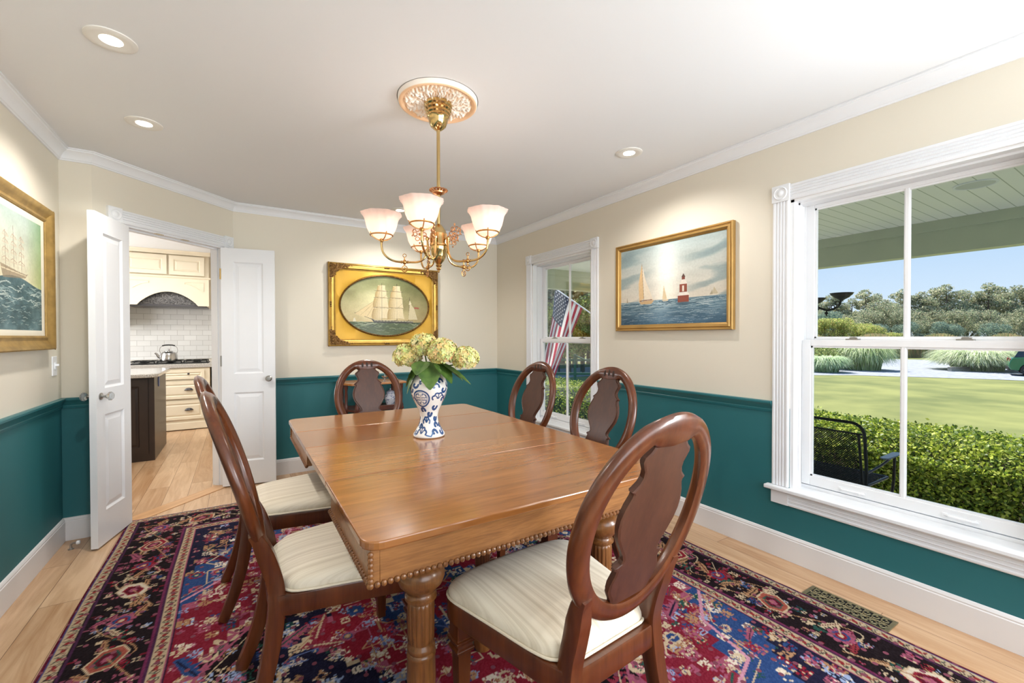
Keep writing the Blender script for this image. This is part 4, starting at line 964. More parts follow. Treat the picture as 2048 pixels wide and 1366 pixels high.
def frame_sweep(mb, w, h, prof, off=0):
    """mitred rectangular frame, outer size w x h centred on the origin in x/z; prof: (inset, depth toward the room)"""
    P = [(-w/2, -h/2), (w/2, -h/2), (w/2, h/2), (-w/2, h/2)]; sx = [1, -1, -1, 1]; sz = [1, 1, -1, -1]; vs = []; q = len(prof)
    for i in range(4):
        for d, t_ in prof: vs.append((P[i][0]+sx[i]*d, -t_-off, P[i][1]+sz[i]*d))
    mb.add(vs, [(i*q+k, i*q+(k+1) % q, ((i+1) % 4)*q+(k+1) % q, ((i+1) % 4)*q+k) for i in range(4) for k in range(q)])
paintm = mat('oil_paint', '#8090A0', 0.45, attr=1, var=0.05, vscale=70, bump=0.15, bscale=160, coat=0.05)

M['gold_carved'] = mat('carved_gilt', '#6E4E2A', 0.45, 0.55, color2='#9A7440', vscale=90, bump=0.2, bscale=150)
def oval_painting():
    W, Hh = 1.128, 0.815; t = thing('framed_painting', (1.300, YF-0.002, 1.589), 0, 'ornate gilt frame with an oval opening showing a three-masted ship under full sail', 'painting')
    mb = MB(); frame_sweep(mb, W, Hh, [(0, 0), (0, 0.030), (0.006, 0.040), (0.014, 0.043), (0.020, 0.036), (0.030, 0.040), (0.048, 0.036), (0.060, 0.024), (0.066, 0.022), (0.070, 0.016), (0.070, 0)]); mb.build('outer_frame', M['gold'], t, ang=30)
    a, b_ = 0.448, 0.300; n = 120
    # spandrel plate with an oval hole
    vs = []; fs = []
    for i in range(n):
        an = 2*PI*i/n; ca, sa = math.cos(an), math.sin(an); k = min((W/2-0.066)/abs(ca) if abs(ca) > 1e-6 else 9, (Hh/2-0.066)/abs(sa) if abs(sa) > 1e-6 else 9)
        vs += [(ca*k, -0.018, sa*k), (a*ca*1.06, -0.024, b_*sa*1.07), (a*ca, -0.010, b_*sa)]
    for i in range(n):
        j = (i+1) % n
        for q in (0, 1): fs.append((3*i+q, 3*j+q, 3*j+q+1, 3*i+q+1))
    mb = MB(); mb.add(vs, fs); mb.build('oval_spandrel', mat('matte_gilt', '#C4962C', 0.42, 0.35, var=0.08, vscale=5), t, fix=False)
    mb = MB(); mb.tube([(a*1.02*math.cos(q), -0.024, b_*1.03*math.sin(q)) for q in np.linspace(0, 2*PI, 97)[:-1]], 0.008, 8, closed=True)
    for k in range(150): q = 2*PI*k/150; mb.ball((a*1.02*math.cos(q), -0.031, b_*1.03*math.sin(q)), 0.0052, 5, 4)
    mb.build('oval_beading', M['gold_dark'], t)
    # carved corners
    q = np.random.RandomState(3)
    for sx in (-1, 1):
        for sz in (-1, 1):
            mb = MB(); mb.prism([(sx*(W/2-0.012), sz*(Hh/2-0.012)), (sx*(W/2-0.205), sz*(Hh/2-0.012)), (sx*(W/2-0.15), sz*(Hh/2-0.05)), (sx*(W/2-0.09), sz*(Hh/2-0.072)), (sx*(W/2-0.055), sz*(Hh/2-0.11)), (sx*(W/2-0.012), sz*(Hh/2-0.175))], -0.0425, -0.030, lambda a, c, h: (a, h, c))
            for k in range(120):
                u, v = q.rand(), q.rand()
                if u+v > 1.0: u, v = 1-u, 1-v
                if u*v > 0.12: u *= 0.6
                x = sx*(W/2-0.018-0.185*u); z = sz*(Hh/2-0.018-0.150*v); r = 0.008+0.008*q.rand(); a0 = q.rand()*6; tw = 1 if q.rand() > 0.5 else -1
                pts = [(x+r*(1-j/12)*math.cos(a0+tw*j*0.55), -0.040-0.010*(1-u-v*0.6)-0.003*math.sin(j), z+r*(1-j/12)*math.sin(a0+tw*j*0.55)) for j in range(11)]
                mb.tube(pts, [0.0045*(1-j/16) for j in range(11)], 5)
            for k in range(9):
                f = k/8
                for (u, v) in ((f, 0.04), (0.04, f)):
                    mb.ball((sx*(W/2-0.02-0.20*u), -0.040, sz*(Hh/2-0.02-0.165*v)), 0.010*(1.1-0.5*f), 6, 5, (1, 0.6, 1))
            mb.build('carved_corner', M['gold_carved'], t)
    mb = MB()
    for x, z in ((0, Hh/2-0.02), (0, -Hh/2+0.02), (W/2-0.02, 0), (-W/2+0.02, 0)):
        for k in (-1, 0, 1): mb.ball((x+(k*0.018 if x == 0 else 0), -0.042, z+(k*0.018 if x != 0 else 0)), 0.010, 8, 6, (1, 0.6, 1))
    for k in range(110): mb.ball((-W/2+W*k/109, -0.030, -Hh/2+0.003), 0.0045, 5, 4); mb.ball((-W/2+W*k/109, -0.030, Hh/2-0.003), 0.0045, 5, 4)
    for k in range(80): mb.ball((-W/2+0.003, -0.030, -Hh/2+Hh*k/79), 0.0045, 5, 4); mb.ball((W/2-0.003, -0.030, -Hh/2+Hh*k/79), 0.0045, 5, 4)
    mb.build('frame_ornament', M['gold_dark'], t)
    cv = Canvas(-a*1.05, a*1.05, -b_*1.05, b_*1.05, 460, 310, '#8F9A72')
    N1 = cv.noise(6, 9, 2); N2 = cv.noise(3, 4, 5); g = np.clip((cv.Y+b_*0.6)/(1.6*b_), 0, 1)[..., None]
    sky = (np.array([0.90, 0.82, 0.62])*(1-g)+np.array([0.60, 0.63, 0.44])*g); bright = np.exp(-((cv.X+0.13)**2/0.03+(cv.Y-0.05)**2/0.02))[..., None]*0.25
    cv.A[:] = sky+bright+(N1[..., None]-0.5)*0.22+(N2[..., None]-0.5)*0.10-np.clip(cv.X, 0, 1)[..., None]*0.25-0.12
    hz = -0.165; sea = (cv.Y < hz); cv.A[sea] = (np.array([0.30, 0.36, 0.20])+(N1[..., None]-0.5)*0.2)[sea]
    waves(cv, hz-0.005, -b_, 260, ['#8C9A7C', '#2B3A28', '#B8BE9E', '#3E5238'], 4)
    cv.poly([(-0.335, hz), (-0.325, -0.13), (-0.315, -0.125), (-0.30, hz)], '#DAD2B4')
    # hull, spars, sails (x to the right)
    cv.poly([(-0.160, -0.128), (-0.125, -0.172), (0.285, -0.176), (0.290, -0.150), (-0.12, -0.145)], '#2E2C26'); cv.line([(-0.12, -0.152), (0.285, -0.158)], 0.006, '#CFC5A5')
    for k in range(12): cv.rect(-0.11+k*0.033, -0.103+k*0.033, -0.158, -0.151, '#2E2C26')
    cv.line([(-0.155, -0.135), (-0.315, -0.075)], 0.005, '#5A4A32')
    for xb, xt in ((-0.315, -0.13), (-0.26, -0.11), (-0.20, -0.10)): cv.poly([(xb, -0.085-(xb+0.315)*0.3), (xt, 0.045), (xt+0.03, -0.02), (xb+0.085, -0.118)], '#DCC692', 0.95); cv.line([(xb, -0.085-(xb+0.315)*0.3), (xt, 0.045)], 0.002, '#8A744A')
    for mx in (-0.045, 0.112):
        cv.line([(mx, -0.15), (mx, 0.235)], 0.005, '#4A3C28')
        sail(cv, mx-0.100, mx+0.078, -0.138, -0.012); sail(cv, mx-0.088, mx+0.070, -0.020, 0.094); sail(cv, mx-0.068, mx+0.055, 0.084, 0.160); sail(cv, mx-0.048, mx+0.040, 0.150, 0.212)
        for yy in (-0.020, 0.082, 0.152): cv.line([(mx-0.08, yy+0.004), (mx+0.065, yy)], 0.0035, '#5C4C30')
        cv.line([(mx, -0.15), (mx, 0.235)], 0.003, '#6A5A3C', 0.7)
    cv.line([(0.238, -0.15), (0.248, 0.10)], 0.0045, '#4A3C28'); cv.poly([(0.25, 0.045), (0.235, -0.135), (0.335, -0.135), (0.30, -0.02)], '#CFC39C'); cv.poly([(0.25, 0.07), (0.24, 0.02), (0.27, 0.03)], '#DED4B0')
    cv.line([(0.305, -0.01), (0.345, -0.012)], 0.016, '#A0503C')
    for (p, q_) in (((-0.045, 0.2), (-0.16, -0.13)), ((0.112, 0.2), (-0.04, 0.08)), ((0.245, 0.1), (0.115, -0.02))): cv.line([p, q_], 0.0018, '#7A6A48', 0.7)
    cv.surf('canvas', paintm, t, lambda X, Z: (X, X*0-0.012, Z))
M['gold_plain'] = mat('smooth_gilt', '#B48E50', 0.38, 0.5, var=0.10, vscale=5)
oval_painting()

def seascape():
    W, Hh = 0.993, 0.680; t = thing('framed_painting', (XR-0.002, 2.066, 1.653), PI/-2, 'gold framed seascape with a sailing yacht and a red lighthouse, between the windows', 'painting')
    mb = MB(); frame_sweep(mb, W, Hh, [(0, 0), (0, 0.028), (0.004, 0.032), (0.010, 0.032), (0.012, 0.026), (0.016, 0.026), (0.022, 0.034), (0.032, 0.034), (0.036, 0.026), (0.046, 0.020), (0.048, 0.014), (0.048, 0)]); mb.build('frame', M['gold_plain'], t, ang=25)
    w, h = W/2-0.044, Hh/2-0.044; cv = Canvas(-w, w, -h, h, 500, 340, '#C8CCC8')
    N1 = cv.noise(3, 12, 8); N2 = cv.noise(5, 22, 9); g = np.clip((cv.Y+0.1)/0.4, 0, 1)[..., None]
    sky = np.array([0.83, 0.80, 0.74])*(1-g)+np.array([0.64, 0.70, 0.70])*g; rot = cv.Y-0.22*cv.X; band = np.clip((np.sin(rot*34+N1*5+1.2)-0.15)*1.4, 0, 1)[..., None]*np.clip(np.abs(cv.X+0.02)/0.25-0.3, 0, 1)[..., None]
    cv.A[:] = sky*(1-0.55*band)+np.array([0.42, 0.52, 0.54])*0.55*band+(N2[..., None]-0.5)*0.08
    cv.A += np.clip(np.exp(-((cv.X+0.02)**2/0.016+(cv.Y-0.06)**2/0.12)), 0, 1)[..., None]*0.22
    hz = -0.115; s = cv.Y < hz; f = np.clip((hz-cv.Y)/0.18, 0, 1)[..., None]
    sea = np.array([0.46, 0.56, 0.60])*(1-f)+np.array([0.18, 0.32, 0.42])*f+(N2[..., None]-0.5)*0.22+np.exp(-((cv.X+0.06)**2/0.010))[..., None]*0.28*(1-f*0.8); cv.A[s] = sea[s]
    waves(cv, hz-0.004, -h, 420, ['#9DB0B6', '#22465A', '#C4CFD0', '#345C70'], 6, 0.003, 0.003)
    cv.poly([(-0.262, -0.118), (-0.268, 0.02), (-0.238, 0.165), (-0.222, 0.05), (-0.215, -0.095)], '#DDBC8C'); cv.poly([(-0.236, 0.162), (-0.20, 0.04), (-0.13, -0.105), (-0.215, -0.105)], '#E9DCC6'); cv.line([(-0.237, 0.175), (-0.215, -0.12)], 0.003, '#7A6248')
    cv.poly([(-0.265, -0.118), (-0.12, -0.112), (-0.145, -0.140), (-0.245, -0.138)], '#C9A87C'); cv.line([(-0.255, -0.112), (-0.14, -0.108)], 0.006, '#8A5E3A')
    cv.poly([(-0.045, -0.115), (-0.035, -0.01), (-0.005, -0.112)], '#E3CFA6'); cv.poly([(-0.05, -0.117), (0.01, -0.115), (0.0, -0.128), (-0.04, -0.128)], '#D8C6A6')
    cv.rect(0.085, 0.175, -0.145, -0.098, '#8C4636'); cv.poly([(0.080, -0.098), (0.180, -0.098), (0.165, -0.075), (0.10, -0.075)], '#E8E0D6'); cv.rect(0.10, 0.16, -0.075, -0.02, '#8E4A38'); cv.rect(0.122, 0.136, -0.07, -0.03, '#E6DCCE'); cv.poly([(0.098, -0.02), (0.163, -0.02), (0.145, 0.012), (0.117, 0.012)], '#E2DACE'); cv.rect(0.118, 0.144, 0.012, 0.03, '#7A3E30'); cv.poly([(0.115, 0.03), (0.147, 0.03), (0.131, 0.055)], '#5A4038')
    cv.ell(0.13, -0.155, 0.05, 0.012, '#3A5666', 0.7, soft=0.4)
    cv.poly([(0.345, -0.108), (0.362, -0.06), (0.392, -0.105)], '#B9AE92'); cv.poly([(0.33, -0.108), (0.35, -0.075), (0.352, -0.108)], '#A39A80'); cv.poly([(-0.39, -0.118), (-0.385, -0.075), (-0.375, -0.118)], '#A79C84')
    cv.surf('canvas', paintm, t, lambda X, Z: (X, X*0-0.015, Z))
seascape()

def storm_ship():
    W, Hh = 1.22, 0.790; t = thing('framed_painting', (XL+0.002, 3.545-W/2, 1.598), PI/2, 'gilt framed painting of a tall ship on rough sea, on the left wall', 'painting')
    mb = MB(); frame_sweep(mb, W, Hh, [(0, 0), (0, 0.034), (0.006, 0.042), (0.014, 0.040), (0.030, 0.028), (0.050, 0.018), (0.058, 0.020), (0.066, 0.024), (0.074, 0.020), (0.078, 0.014), (0.078, 0)]); mb.build('frame', M['gold_pale'], t, ang=28)
    mb = MB(); frame_sweep(mb, W-0.15, Hh-0.15, [(0, 0), (0, 0.015), (0.004, 0.016), (0.034, 0.009), (0.034, 0)]); mb.build('linen_liner', mat('linen', '#E2DBC8', 0.7, var=0.03), t, ang=28)
    mb = MB()
    for k in range(150): mb.ball((W/2-0.003, -0.036, -Hh/2+Hh*k/149), 0.0036, 5, 4)
    mb.build('beading', M['gold_pale'], t); mb = MB()
    for k in range(120): mb.ball((W/2-0.082, -0.018, -Hh/2+0.08+(Hh-0.16)*k/119), 0.003, 5, 4)
    mb.build('inner_beading', M['gold_pale'], t); mb = MB()
    for zz_ in (-Hh/2+0.003, Hh/2-0.003):
        mb = MB()
        for k in range(230): mb.ball((-W/2+W*k/229, -0.036, zz_), 0.0036, 5, 4)
        mb.build('edge_beading', M['gold_pale'], t)
    w, h = W/2-0.105, Hh/2-0.105; cv = Canvas(-w, w, -h, h, 460, 270, '#BCC3B4')
    N1 = cv.noise(5, 6, 12); N2 = cv.noise(14, 20, 13); g = np.clip((cv.Y+0.05)/0.34, 0, 1)[..., None]
    cv.A[:] = np.array([0.89, 0.85, 0.73])*(1-g)+np.array([0.66, 0.73, 0.70])*g+(N1[..., None]-0.5)*0.22-np.clip(cv.X-0.3, 0, 1)[..., None]*np.array([0.9, 0.5, 1.1])
    hz = -0.045+0.02*np.sin(cv.X*9); s = cv.Y < hz; cv.A[s] = (np.array([0.30, 0.42, 0.44])+(N2[..., None]-0.5)*0.35+(N1[..., None]-0.5)*0.15)[s]
    waves(cv, -0.06, -h, 380, ['#A9BDB8', '#1F3A42', '#D2DAD0', '#3C5C60'], 16, 0.004, 0.005)
    bx = 0.16
    cv.poly([(bx-0.15, 0.02), (bx-0.12, -0.045), (bx+0.13, -0.025), (bx+0.165, 0.0), (bx+0.14, -0.005), (bx+0.05, 0.0)], '#8C7A62', 0.75); cv.line([(bx-0.14, 0.0), (bx+0.14, -0.012)], 0.006, '#CDBFA0')
    for mx in (-0.09, 0.0, 0.09):
        X = bx+mx; cv.line([(X, 0), (X-0.008, 0.215-abs(mx)*0.4)], 0.004, '#8A7460')
        for yy in (0.045, 0.09, 0.13, 0.165): cv.line([(X-0.040+yy*0.1, yy), (X-0.015, yy+0.010), (X+0.036-yy*0.1, yy-0.004)], 0.0045, '#B79F88'); cv.line([(X-0.034, yy-0.008), (X+0.03, yy-0.010)], 0.008, '#C9B8A0', 0.6)
        cv.line([(X-0.05, 0.0), (X-0.006, 0.18), (X+0.05, 0.0)], 0.0016, '#A08A74', 0.6)
    cv.surf('canvas', paintm, t, lambda X, Z: (X, X*0-0.010, Z))
storm_ship()

# ------------------------------------------------------------------ side table behind the far chair
M['tea'] = wood('side_table_wood', '#8E5426', '#C4854A', 'x', 1.2, 0.25, 0.4)
M['tea_d'] = wood('side_table_base', '#3E1C12', '#65301E', 'z', 1.0, 0.35, 0.2)
t = thing('side_table', (1.14, 4.30, 0), 0, 'narrow wooden side table with clipped corners behind the far dining chair', 'side table')
mb = MB(); mb.prism([(-0.27, -0.17), (0.24, -0.17), (0.24, 0.20), (-0.34, 0.20), (-0.34, 0.0)], 0.822, 0.842); mb.build('table_top', M['tea'], t, smooth=False, bevel=0.003)
for x, y in ((-0.29, -0.02), (-0.22, -0.14), (0.20, -0.13), (0.20, 0.16), (-0.29, 0.16)):
    mb = MB(); mb.lathe([(0.013, 0), (0.015, 0.05), (0.011, 0.12), (0.016, 0.20), (0.016, 0.56), (0.020, 0.58), (0.020, 0.62), (0.012, 0.64), (0.015, 0.70), (0.012, 0.76), (0.018, 0.79), (0.018, 0.822)], 14, (x, y, 0)); mb.build('leg', M['tea_d'], t)
mb = MB(); mb.prism([(-0.25, -0.15), (0.22, -0.15), (0.22, 0.18), (-0.31, 0.18), (-0.31, 0.0)], 0.575, 0.595); mb.box(-0.02, 0.20, -0.152, -0.14, 0.595, 0.622); mb.build('shelf', M['tea_d'], t, smooth=False, bevel=0.002)
t = thing('ginger_jar', (1.26, 4.26, 0.596), 0, 'lidded blue and white porcelain jar on the shelf of the side table', 'jar')
cv = Canvas(0, 2*PI, 0, 0.125, 160, 60, '#D9DCE6'); q = np.random.RandomState(5)
for k in range(70): x, z = q.rand()*6.28, q.rand()*0.12; cv.line([(x, z), (x+0.2*q.randn(), z+0.012*q.randn()), (x+0.25*q.randn(), z+0.015*q.randn())], 0.0035, '#5C6C94', 0.7); cv.ell(x, z, 0.07, 0.004, '#5C6C94', 0.6)
pr = [(0.034, 0.0), (0.036, 0.01), (0.046, 0.04), (0.054, 0.07), (0.052, 0.095), (0.040, 0.115), (0.034, 0.125)]; zz = np.array([p[1] for p in pr]); rr_ = np.array([p[0] for p in pr])
o = cv.surf('jar_body', mat('jar_porcelain', '#DDDFE8', 0.15, attr=1), t, lambda A, Z: (np.interp(Z, zz, rr_)*np.cos(A), np.interp(Z, zz, rr_)*np.sin(A), Z)); o.data.shade_smooth()
mb = MB(); mb.lathe([(0.037, 0.122), (0.040, 0.128), (0.036, 0.140), (0.020, 0.150), (0.006, 0.154), (0.009, 0.162), (0.006, 0.170), (0.0001, 0.172)], 20); mb.build('lid', mat('jar_lid', '#C9CDDB', 0.2, color2='#8E98B8', vscale=60), t)
t = thing('teapot', (1.02, 4.30, 0.596), 0, 'small white porcelain teapot on the side table shelf, half hidden by the chair back', 'teapot')
mb = MB(); mb.lathe([(0.025, 0), (0.045, 0.02), (0.052, 0.045), (0.044, 0.075), (0.02, 0.092), (0.006, 0.098), (0.008, 0.106), (0.0001, 0.11)], 20); mb.build('pot', mat('white_porcelain', '#DDE2EC', 0.15, var=0.02), t)
mb = MB(); mb.tube([(0.045, 0, 0.03), (0.07, 0, 0.05), (0.078, 0, 0.08)], [0.009, 0.007, 0.005], 8); mb.build('spout', M['white'], t)
mb = MB(); mb.tube([(-0.045, 0, 0.07), (-0.07, 0, 0.075), (-0.078, 0, 0.05), (-0.048, 0, 0.025)], 0.005, 8); mb.build('handle', M['white'], t)
t = thing('silver_bowl', (1.20, 4.24, 0.8425), 0, 'small silver footed candy dish on top of the side table', 'dish')
mb = MB(); mb.lathe([(0.02, 0), (0.018, 0.004), (0.005, 0.01), (0.005, 0.028), (0.02, 0.036), (0.032, 0.048), (0.030, 0.048), (0.016, 0.038), (0.0001, 0.036)], 20); mb.build('dish', M['steel'], t)
mb = MB(); mb.tube([(0, 0, 0.036), (0, 0, 0.06)], 0.003, 6); mb.ball((0, 0, 0.062), 0.006, 8, 6); mb.build('stem_finial', M['steel'], t)

# ------------------------------------------------------------------ rug
def rug():
    hw, hl = 1.493, 1.965; cv = Canvas(-hw, hw, -hl, hl, 560, 736, '#7C1A2C'); q = np.random.RandomState(21)
    NAVY, BLK, RED, DRED, CRM, PNK, BLU, GRN, PUR, TAN = '#1A1830', '#1A1014', '#86182A', '#560F20', '#C2AA8A', '#9C4C64', '#284274', '#244C42', '#42203E', '#A87C58'
    dx, dy = hw-np.abs(cv.X), hl-np.abs(cv.Y); D = np.minimum(dx, dy)
    def band(a, b_, col): cv.A[(D >= a) & (D < b_)] = cv.c(col)
    cv.A[D < 0.4] = cv.c(BLK)
    # --- central field
    X, Y = cv.X, cv.Y
    fx, fy = 1.10, 1.57
    step = lambda v, s: np.floor(v/s)*s
    sp = (step(np.abs(X), 0.06)/fx+step(np.abs(Y), 0.06)/fy) > 1.28; cv.A[sp & (D >= 0.395)] = cv.c(BLU)
    ln = ((step(np.abs(X), 0.06)/fx+step(np.abs(Y), 0.06)/fy) > 1.245) & ~sp; cv.A[ln & (D >= 0.395)] = cv.c(PNK)
    sp2 = (step(np.abs(X), 0.05)/fx+step(np.abs(Y), 0.05)/fy) > 1.52; cv.A[sp2 & (D >= 0.395)] = cv.c(NAVY)
    m = step(np.abs(X), 0.045)/0.98+step(np.abs(Y), 0.045)/1.30
    zig = 0.02*np.abs(((X+Y)*22) % 2-1)
    cv.A[(m < 1.045+zig)] = cv.c(CRM); cv.A[(m < 1.03+zig)] = cv.c(PNK); cv.A[m < 1.0] = cv.c(BLK); cv.A[m < 0.80] = cv.c(NAVY)
    cv.A[m < 0.60] = cv.c(CRM); cv.A[m < 0.59] = cv.c(PNK); cv.A[m < 0.57] = cv.c(RED); cv.A[m < 0.30] = cv.c(CRM); cv.A[m < 0.28] = cv.c(BLU); cv.A[m < 0.12] = cv.c(RED)
    def motif(x, y, s, cols, n=7):
        """random woven motif with mirror symmetry"""
        k = n//2+1; g = q.rand(n, k) < 0.52; col = cols[q.randint(len(cols))]; c2 = cols[q.randint(len(cols))]; an = [0, PI/2, PI, -PI/2, PI/4][q.randint(5)]; ca, sa = math.cos(an), math.sin(an)
        for i in range(n):
            for j in range(k):
                if g[i, j]:
                    for sg in (-1, 1):
                        u, v = sg*j*s, (i-n/2)*s; px, py = x+u*ca-v*sa, y+u*sa+v*ca; cv.rect(px-s*0.55, px+s*0.55, py-s*0.55, py+s*0.55, col if (i+j) % 4 else c2)
    def rosette(x, y, r, c1, c2, c3, k=8):
        for a in range(k): an = 2*PI*a/k; cv.ell(x+r*0.72*math.cos(an), y+r*0.72*math.sin(an), r*0.30, r*0.26, c1, rot=an)
        cv.ell(x, y, r*0.62, r*0.62, c2); cv.ell(x, y, r*0.42, r*0.42, c3); cv.ell(x, y, r*0.2, r*0.2, CRM)
    def hexa(x, y, a, b_, rot, cols):
        for f, c in zip((1.0, 0.88, 0.62, 0.50, 0.26), cols):
            P = []
            for u, v in ((-1, 0), (-0.55, -1), (0.55, -1), (1, 0), (0.55, 1), (-0.55, 1)):
                u, v = u*a*f, v*b_*f; P.append((x+u*math.cos(rot)-v*math.sin(rot), y+u*math.sin(rot)+v*math.cos(rot)))
            cv.poly(P, c)
    def comb(x, y, s, an, col, c2):
        ca, sa = math.cos(an), math.sin(an); T = lambda u, v: (x+s*(u*ca-v*sa), y+s*(u*sa+v*ca)); P = [T(-1, -0.15)]
        for k in range(6): P += [T(-0.8+k*0.32, 0.35+0.25*(k % 2)), T(-0.65+k*0.32, 0.12)]
        P += [T(1.1, 0), T(0.4, -0.3)]; cv.poly(P, col); cv.line([T(-0.8, -0.05), T(0.9, 0)], s*0.10, c2)
    light = [CRM, PNK, '#D8C8B4', TAN, '#8C9CC0']; mix = [CRM, PNK, BLU, GRN, TAN, RED, '#D8C8B4']
    # field scatter
    for i in range(1900):
        x, y = (q.rand()*2-1)*(hw-0.42), (q.rand()*2-1)*(hl-0.42); motif(x, y, 0.0062+0.003*q.rand(), light if q.rand() < 0.55 else mix, 5 if q.rand() < 0.5 else 7)
    for i in range(150):
        x, y = (q.rand()*2-1)*(hw-0.45), (q.rand()*2-1)*(hl-0.45); a = q.rand()*6.28; r = 0.03+0.05*q.rand()
        if q.rand() < 0.5: comb(x, y, r*1.2, a, [PNK, TAN, DRED, BLU, '#8A2A3C'][q.randint(5)], [CRM, NAVY, GRN][q.randint(3)])
        else: rosette(x, y, r*0.6, mix[q.randint(7)], [RED, NAVY, BLU][q.randint(3)], mix[q.randint(7)])
    for i in range(130):
        x, y = (q.rand()*2-1)*(hw-0.5), (q.rand()*2-1)*(hl-0.5); p = [(x, y)]
        for k in range(5): d = [(1, 0), (0, 1), (-1, 0), (0, -1), (0.7, 0.7), (-0.7, 0.7)][q.randint(6)]; s = 0.03+0.06*q.rand(); p.append((p[-1][0]+d[0]*s, p[-1][1]+d[1]*s))
        cv.line(p, 0.006, [PNK, CRM, '#5E6EA0', TAN][q.randint(4)])
    # redraw medallion edge lines with serration
    for sx in (-1, 1):
        for sy in (-1, 1):
            n = 30
            for k in range(n):
                f = k/n; x, y = sx*0.98*f, sy*1.30*(1-f); cv.poly([(x, y), (x+sx*0.04, y+sy*0.01), (x+sx*0.012, y+sy*0.05)], PNK if k % 2 else CRM)
            cv.line([(sx*1.0, 0), (0, sy*1.33)], 0.012, PNK); cv.line([(sx*0.96, 0), (0, sy*1.27)], 0.005, CRM)
            cv.line([(sx*1.10, sy*0.62), (sx*0.90, sy*0.78), (sx*0.84, sy*1.02), (sx*0.60, sy*1.10), (sx*0.52, sy*1.36), (sx*0.34, sy*1.57)], 0.014, '#C08498'); cv.line([(sx*1.10, sy*0.66), (sx*0.92, sy*0.81), (sx*0.87, sy*1.05), (sx*0.63, sy*1.13), (sx*0.55, sy*1.38), (sx*0.38, sy*1.57)], 0.004, CRM)
    # --- borders over everything
    cv.A[(D < 0.395)] = cv.c(BLK)
    main = (D > 0.07) & (D < 0.325); 
    def bpos(s, off):
        """walk once around the rug at distance off from the edge"""
        a, c = hw-off, hl-off; per = 4*(a+c); s = s*per
        if s < 2*a: return -a+s, -c, 0
        s -= 2*a
        if s < 2*c: return a, -c+s, PI/2
        s -= 2*c
        if s < 2*a: return a-s, c, PI
        s -= 2*a; return -a, c-s, -PI/2
    n = 44
    for k in range(n*14):
        x, y, a = bpos(q.rand(), 0.085+0.225*q.rand()); motif(x, y, 0.0048, [CRM, TAN, PNK, CRM, '#8C9CC0', RED], 5)
    for k in range(900):
        s0 = k/900; x, y, a = bpos(s0, 0.197+0.085*math.sin(s0*2*PI*33)); x2, y2, _ = bpos((k+1)/900 % 1.0, 0.197+0.085*math.sin((k+1)/900*2*PI*33)); cv.line([(x, y), (x2, y2)], 0.0055, CRM if (k//40) % 2 else TAN)
    for k in range(n*5):
        x, y, a = bpos((k+0.5)/(n*5), 0.10+0.19*q.rand()); motif(x, y, 0.006+0.003*q.rand(), [CRM, TAN, PNK, RED, GRN, BLU, CRM], 7)
    for k in range(n*3):
        x, y, a = bpos((k+0.5)/(n*3), 0.13+0.13*q.rand()); comb(x, y, 0.035+0.03*q.rand(), a+q.randn()*0.8, [TAN, CRM, PNK, '#8A2C34', TAN][q.randint(5)], [DRED, BLK][q.randint(2)])
    for k in range(n):
        x, y, a = bpos((k+0.5)/n, 0.197)
        if k % 2 == 0: hexa(x, y, 0.085, 0.055, a+(0.5 if k % 4 else -0.5), [CRM, ['#9A4A3C', RED, '#C9B9A4'][(k//2) % 3], [GRN, CRM, RED][(k//2) % 3], DRED, PNK])
        else: rosette(x, y, 0.052, [RED, PNK][(k//2) % 2], BLU, RED)
        x2, y2, _ = bpos((k+1.0)/n % 1.0, 0.10 if k % 2 else 0.295); cv.line([(x, y), (x2, y2)], 0.006, CRM if k % 2 else TAN)
    # leafy key line both sides
    for off in (0.083, 0.312):
        m_ = 120
        for k in range(m_):
            x, y, a = bpos((k+0.5)/m_, off); s = 0.012 if k % 2 else 0.008; cv.rect(x-s, x+s, y-s/2, y+s/2, [RED, PNK, CRM][k % 3], 0.8)
    band(0, 0.008, DRED); band(0.008, 0.014, '#3C3C70'); band(0.014, 0.058, '#B29C7E'); band(0.058, 0.063, BLK); band(0.063, 0.072, PUR)
    band(0.325, 0.336, '#6A2448'); band(0.336, 0.346, PUR); band(0.346, 0.392, '#B29C7E'); band(0.392, 0.397, PNK); band(0.397, 0.402, NAVY)
    for off, w_ in ((0.036, 0.017), (0.369, 0.018)):
        m_ = int(4*(hw+hl)/0.055)
        for k in range(m_):
            x, y, a = bpos((k+0.5)/m_, off); c1 = ['#8C2A2C', '#3A3A34', '#7C3C34', '#4E5E50'][k % 4]; e = (math.cos(a), math.sin(a)); g = (-e[1], e[0])
            T = lambda u, v: (x+e[0]*u+g[0]*v, y+e[1]*u+g[1]*v)
            cv.line([T(-0.02, -w_*0.8), T(-0.008, w_*0.5), T(0.008, -w_*0.5), T(0.02, w_*0.8)], 0.006, c1); cv.line([T(-0.02, w_), T(0.0, w_*0.2), T(0.02, -w_)], 0.004, '#3A2C28'); cv.ell(x, y, 0.009, 0.009, '#8C2A2C'); cv.line([T(-0.026, w_*0.9), T(-0.018, -w_*0.2)], 0.004, '#4A3A34')
    # abrash and wear
    cv.A = cv.A*0.86+cv.A.mean(2, keepdims=True)*0.06; cv.A *= (0.93+0.14*cv.noise(3, 0.8, 31))[..., None]; cv.A += (q.rand(*cv.A.shape[:2], 1)-0.5)*0.07
    m = mat('wool_pile', '#7C1A2C', 1.0, attr=1, spec=0.1, bump=0.5, bscale=420)
    t = thing('area_rug', (0.845, 1.967, 0), 0, 'large red and navy Persian style area rug under the dining table', 'rug')
    o = cv.surf('pile', m, t, lambda X, Y: (X+0.004*np.sin(Y*5), Y, X*0+0.0055+0.0006*np.sin(X*60)*np.sin(Y*57)))
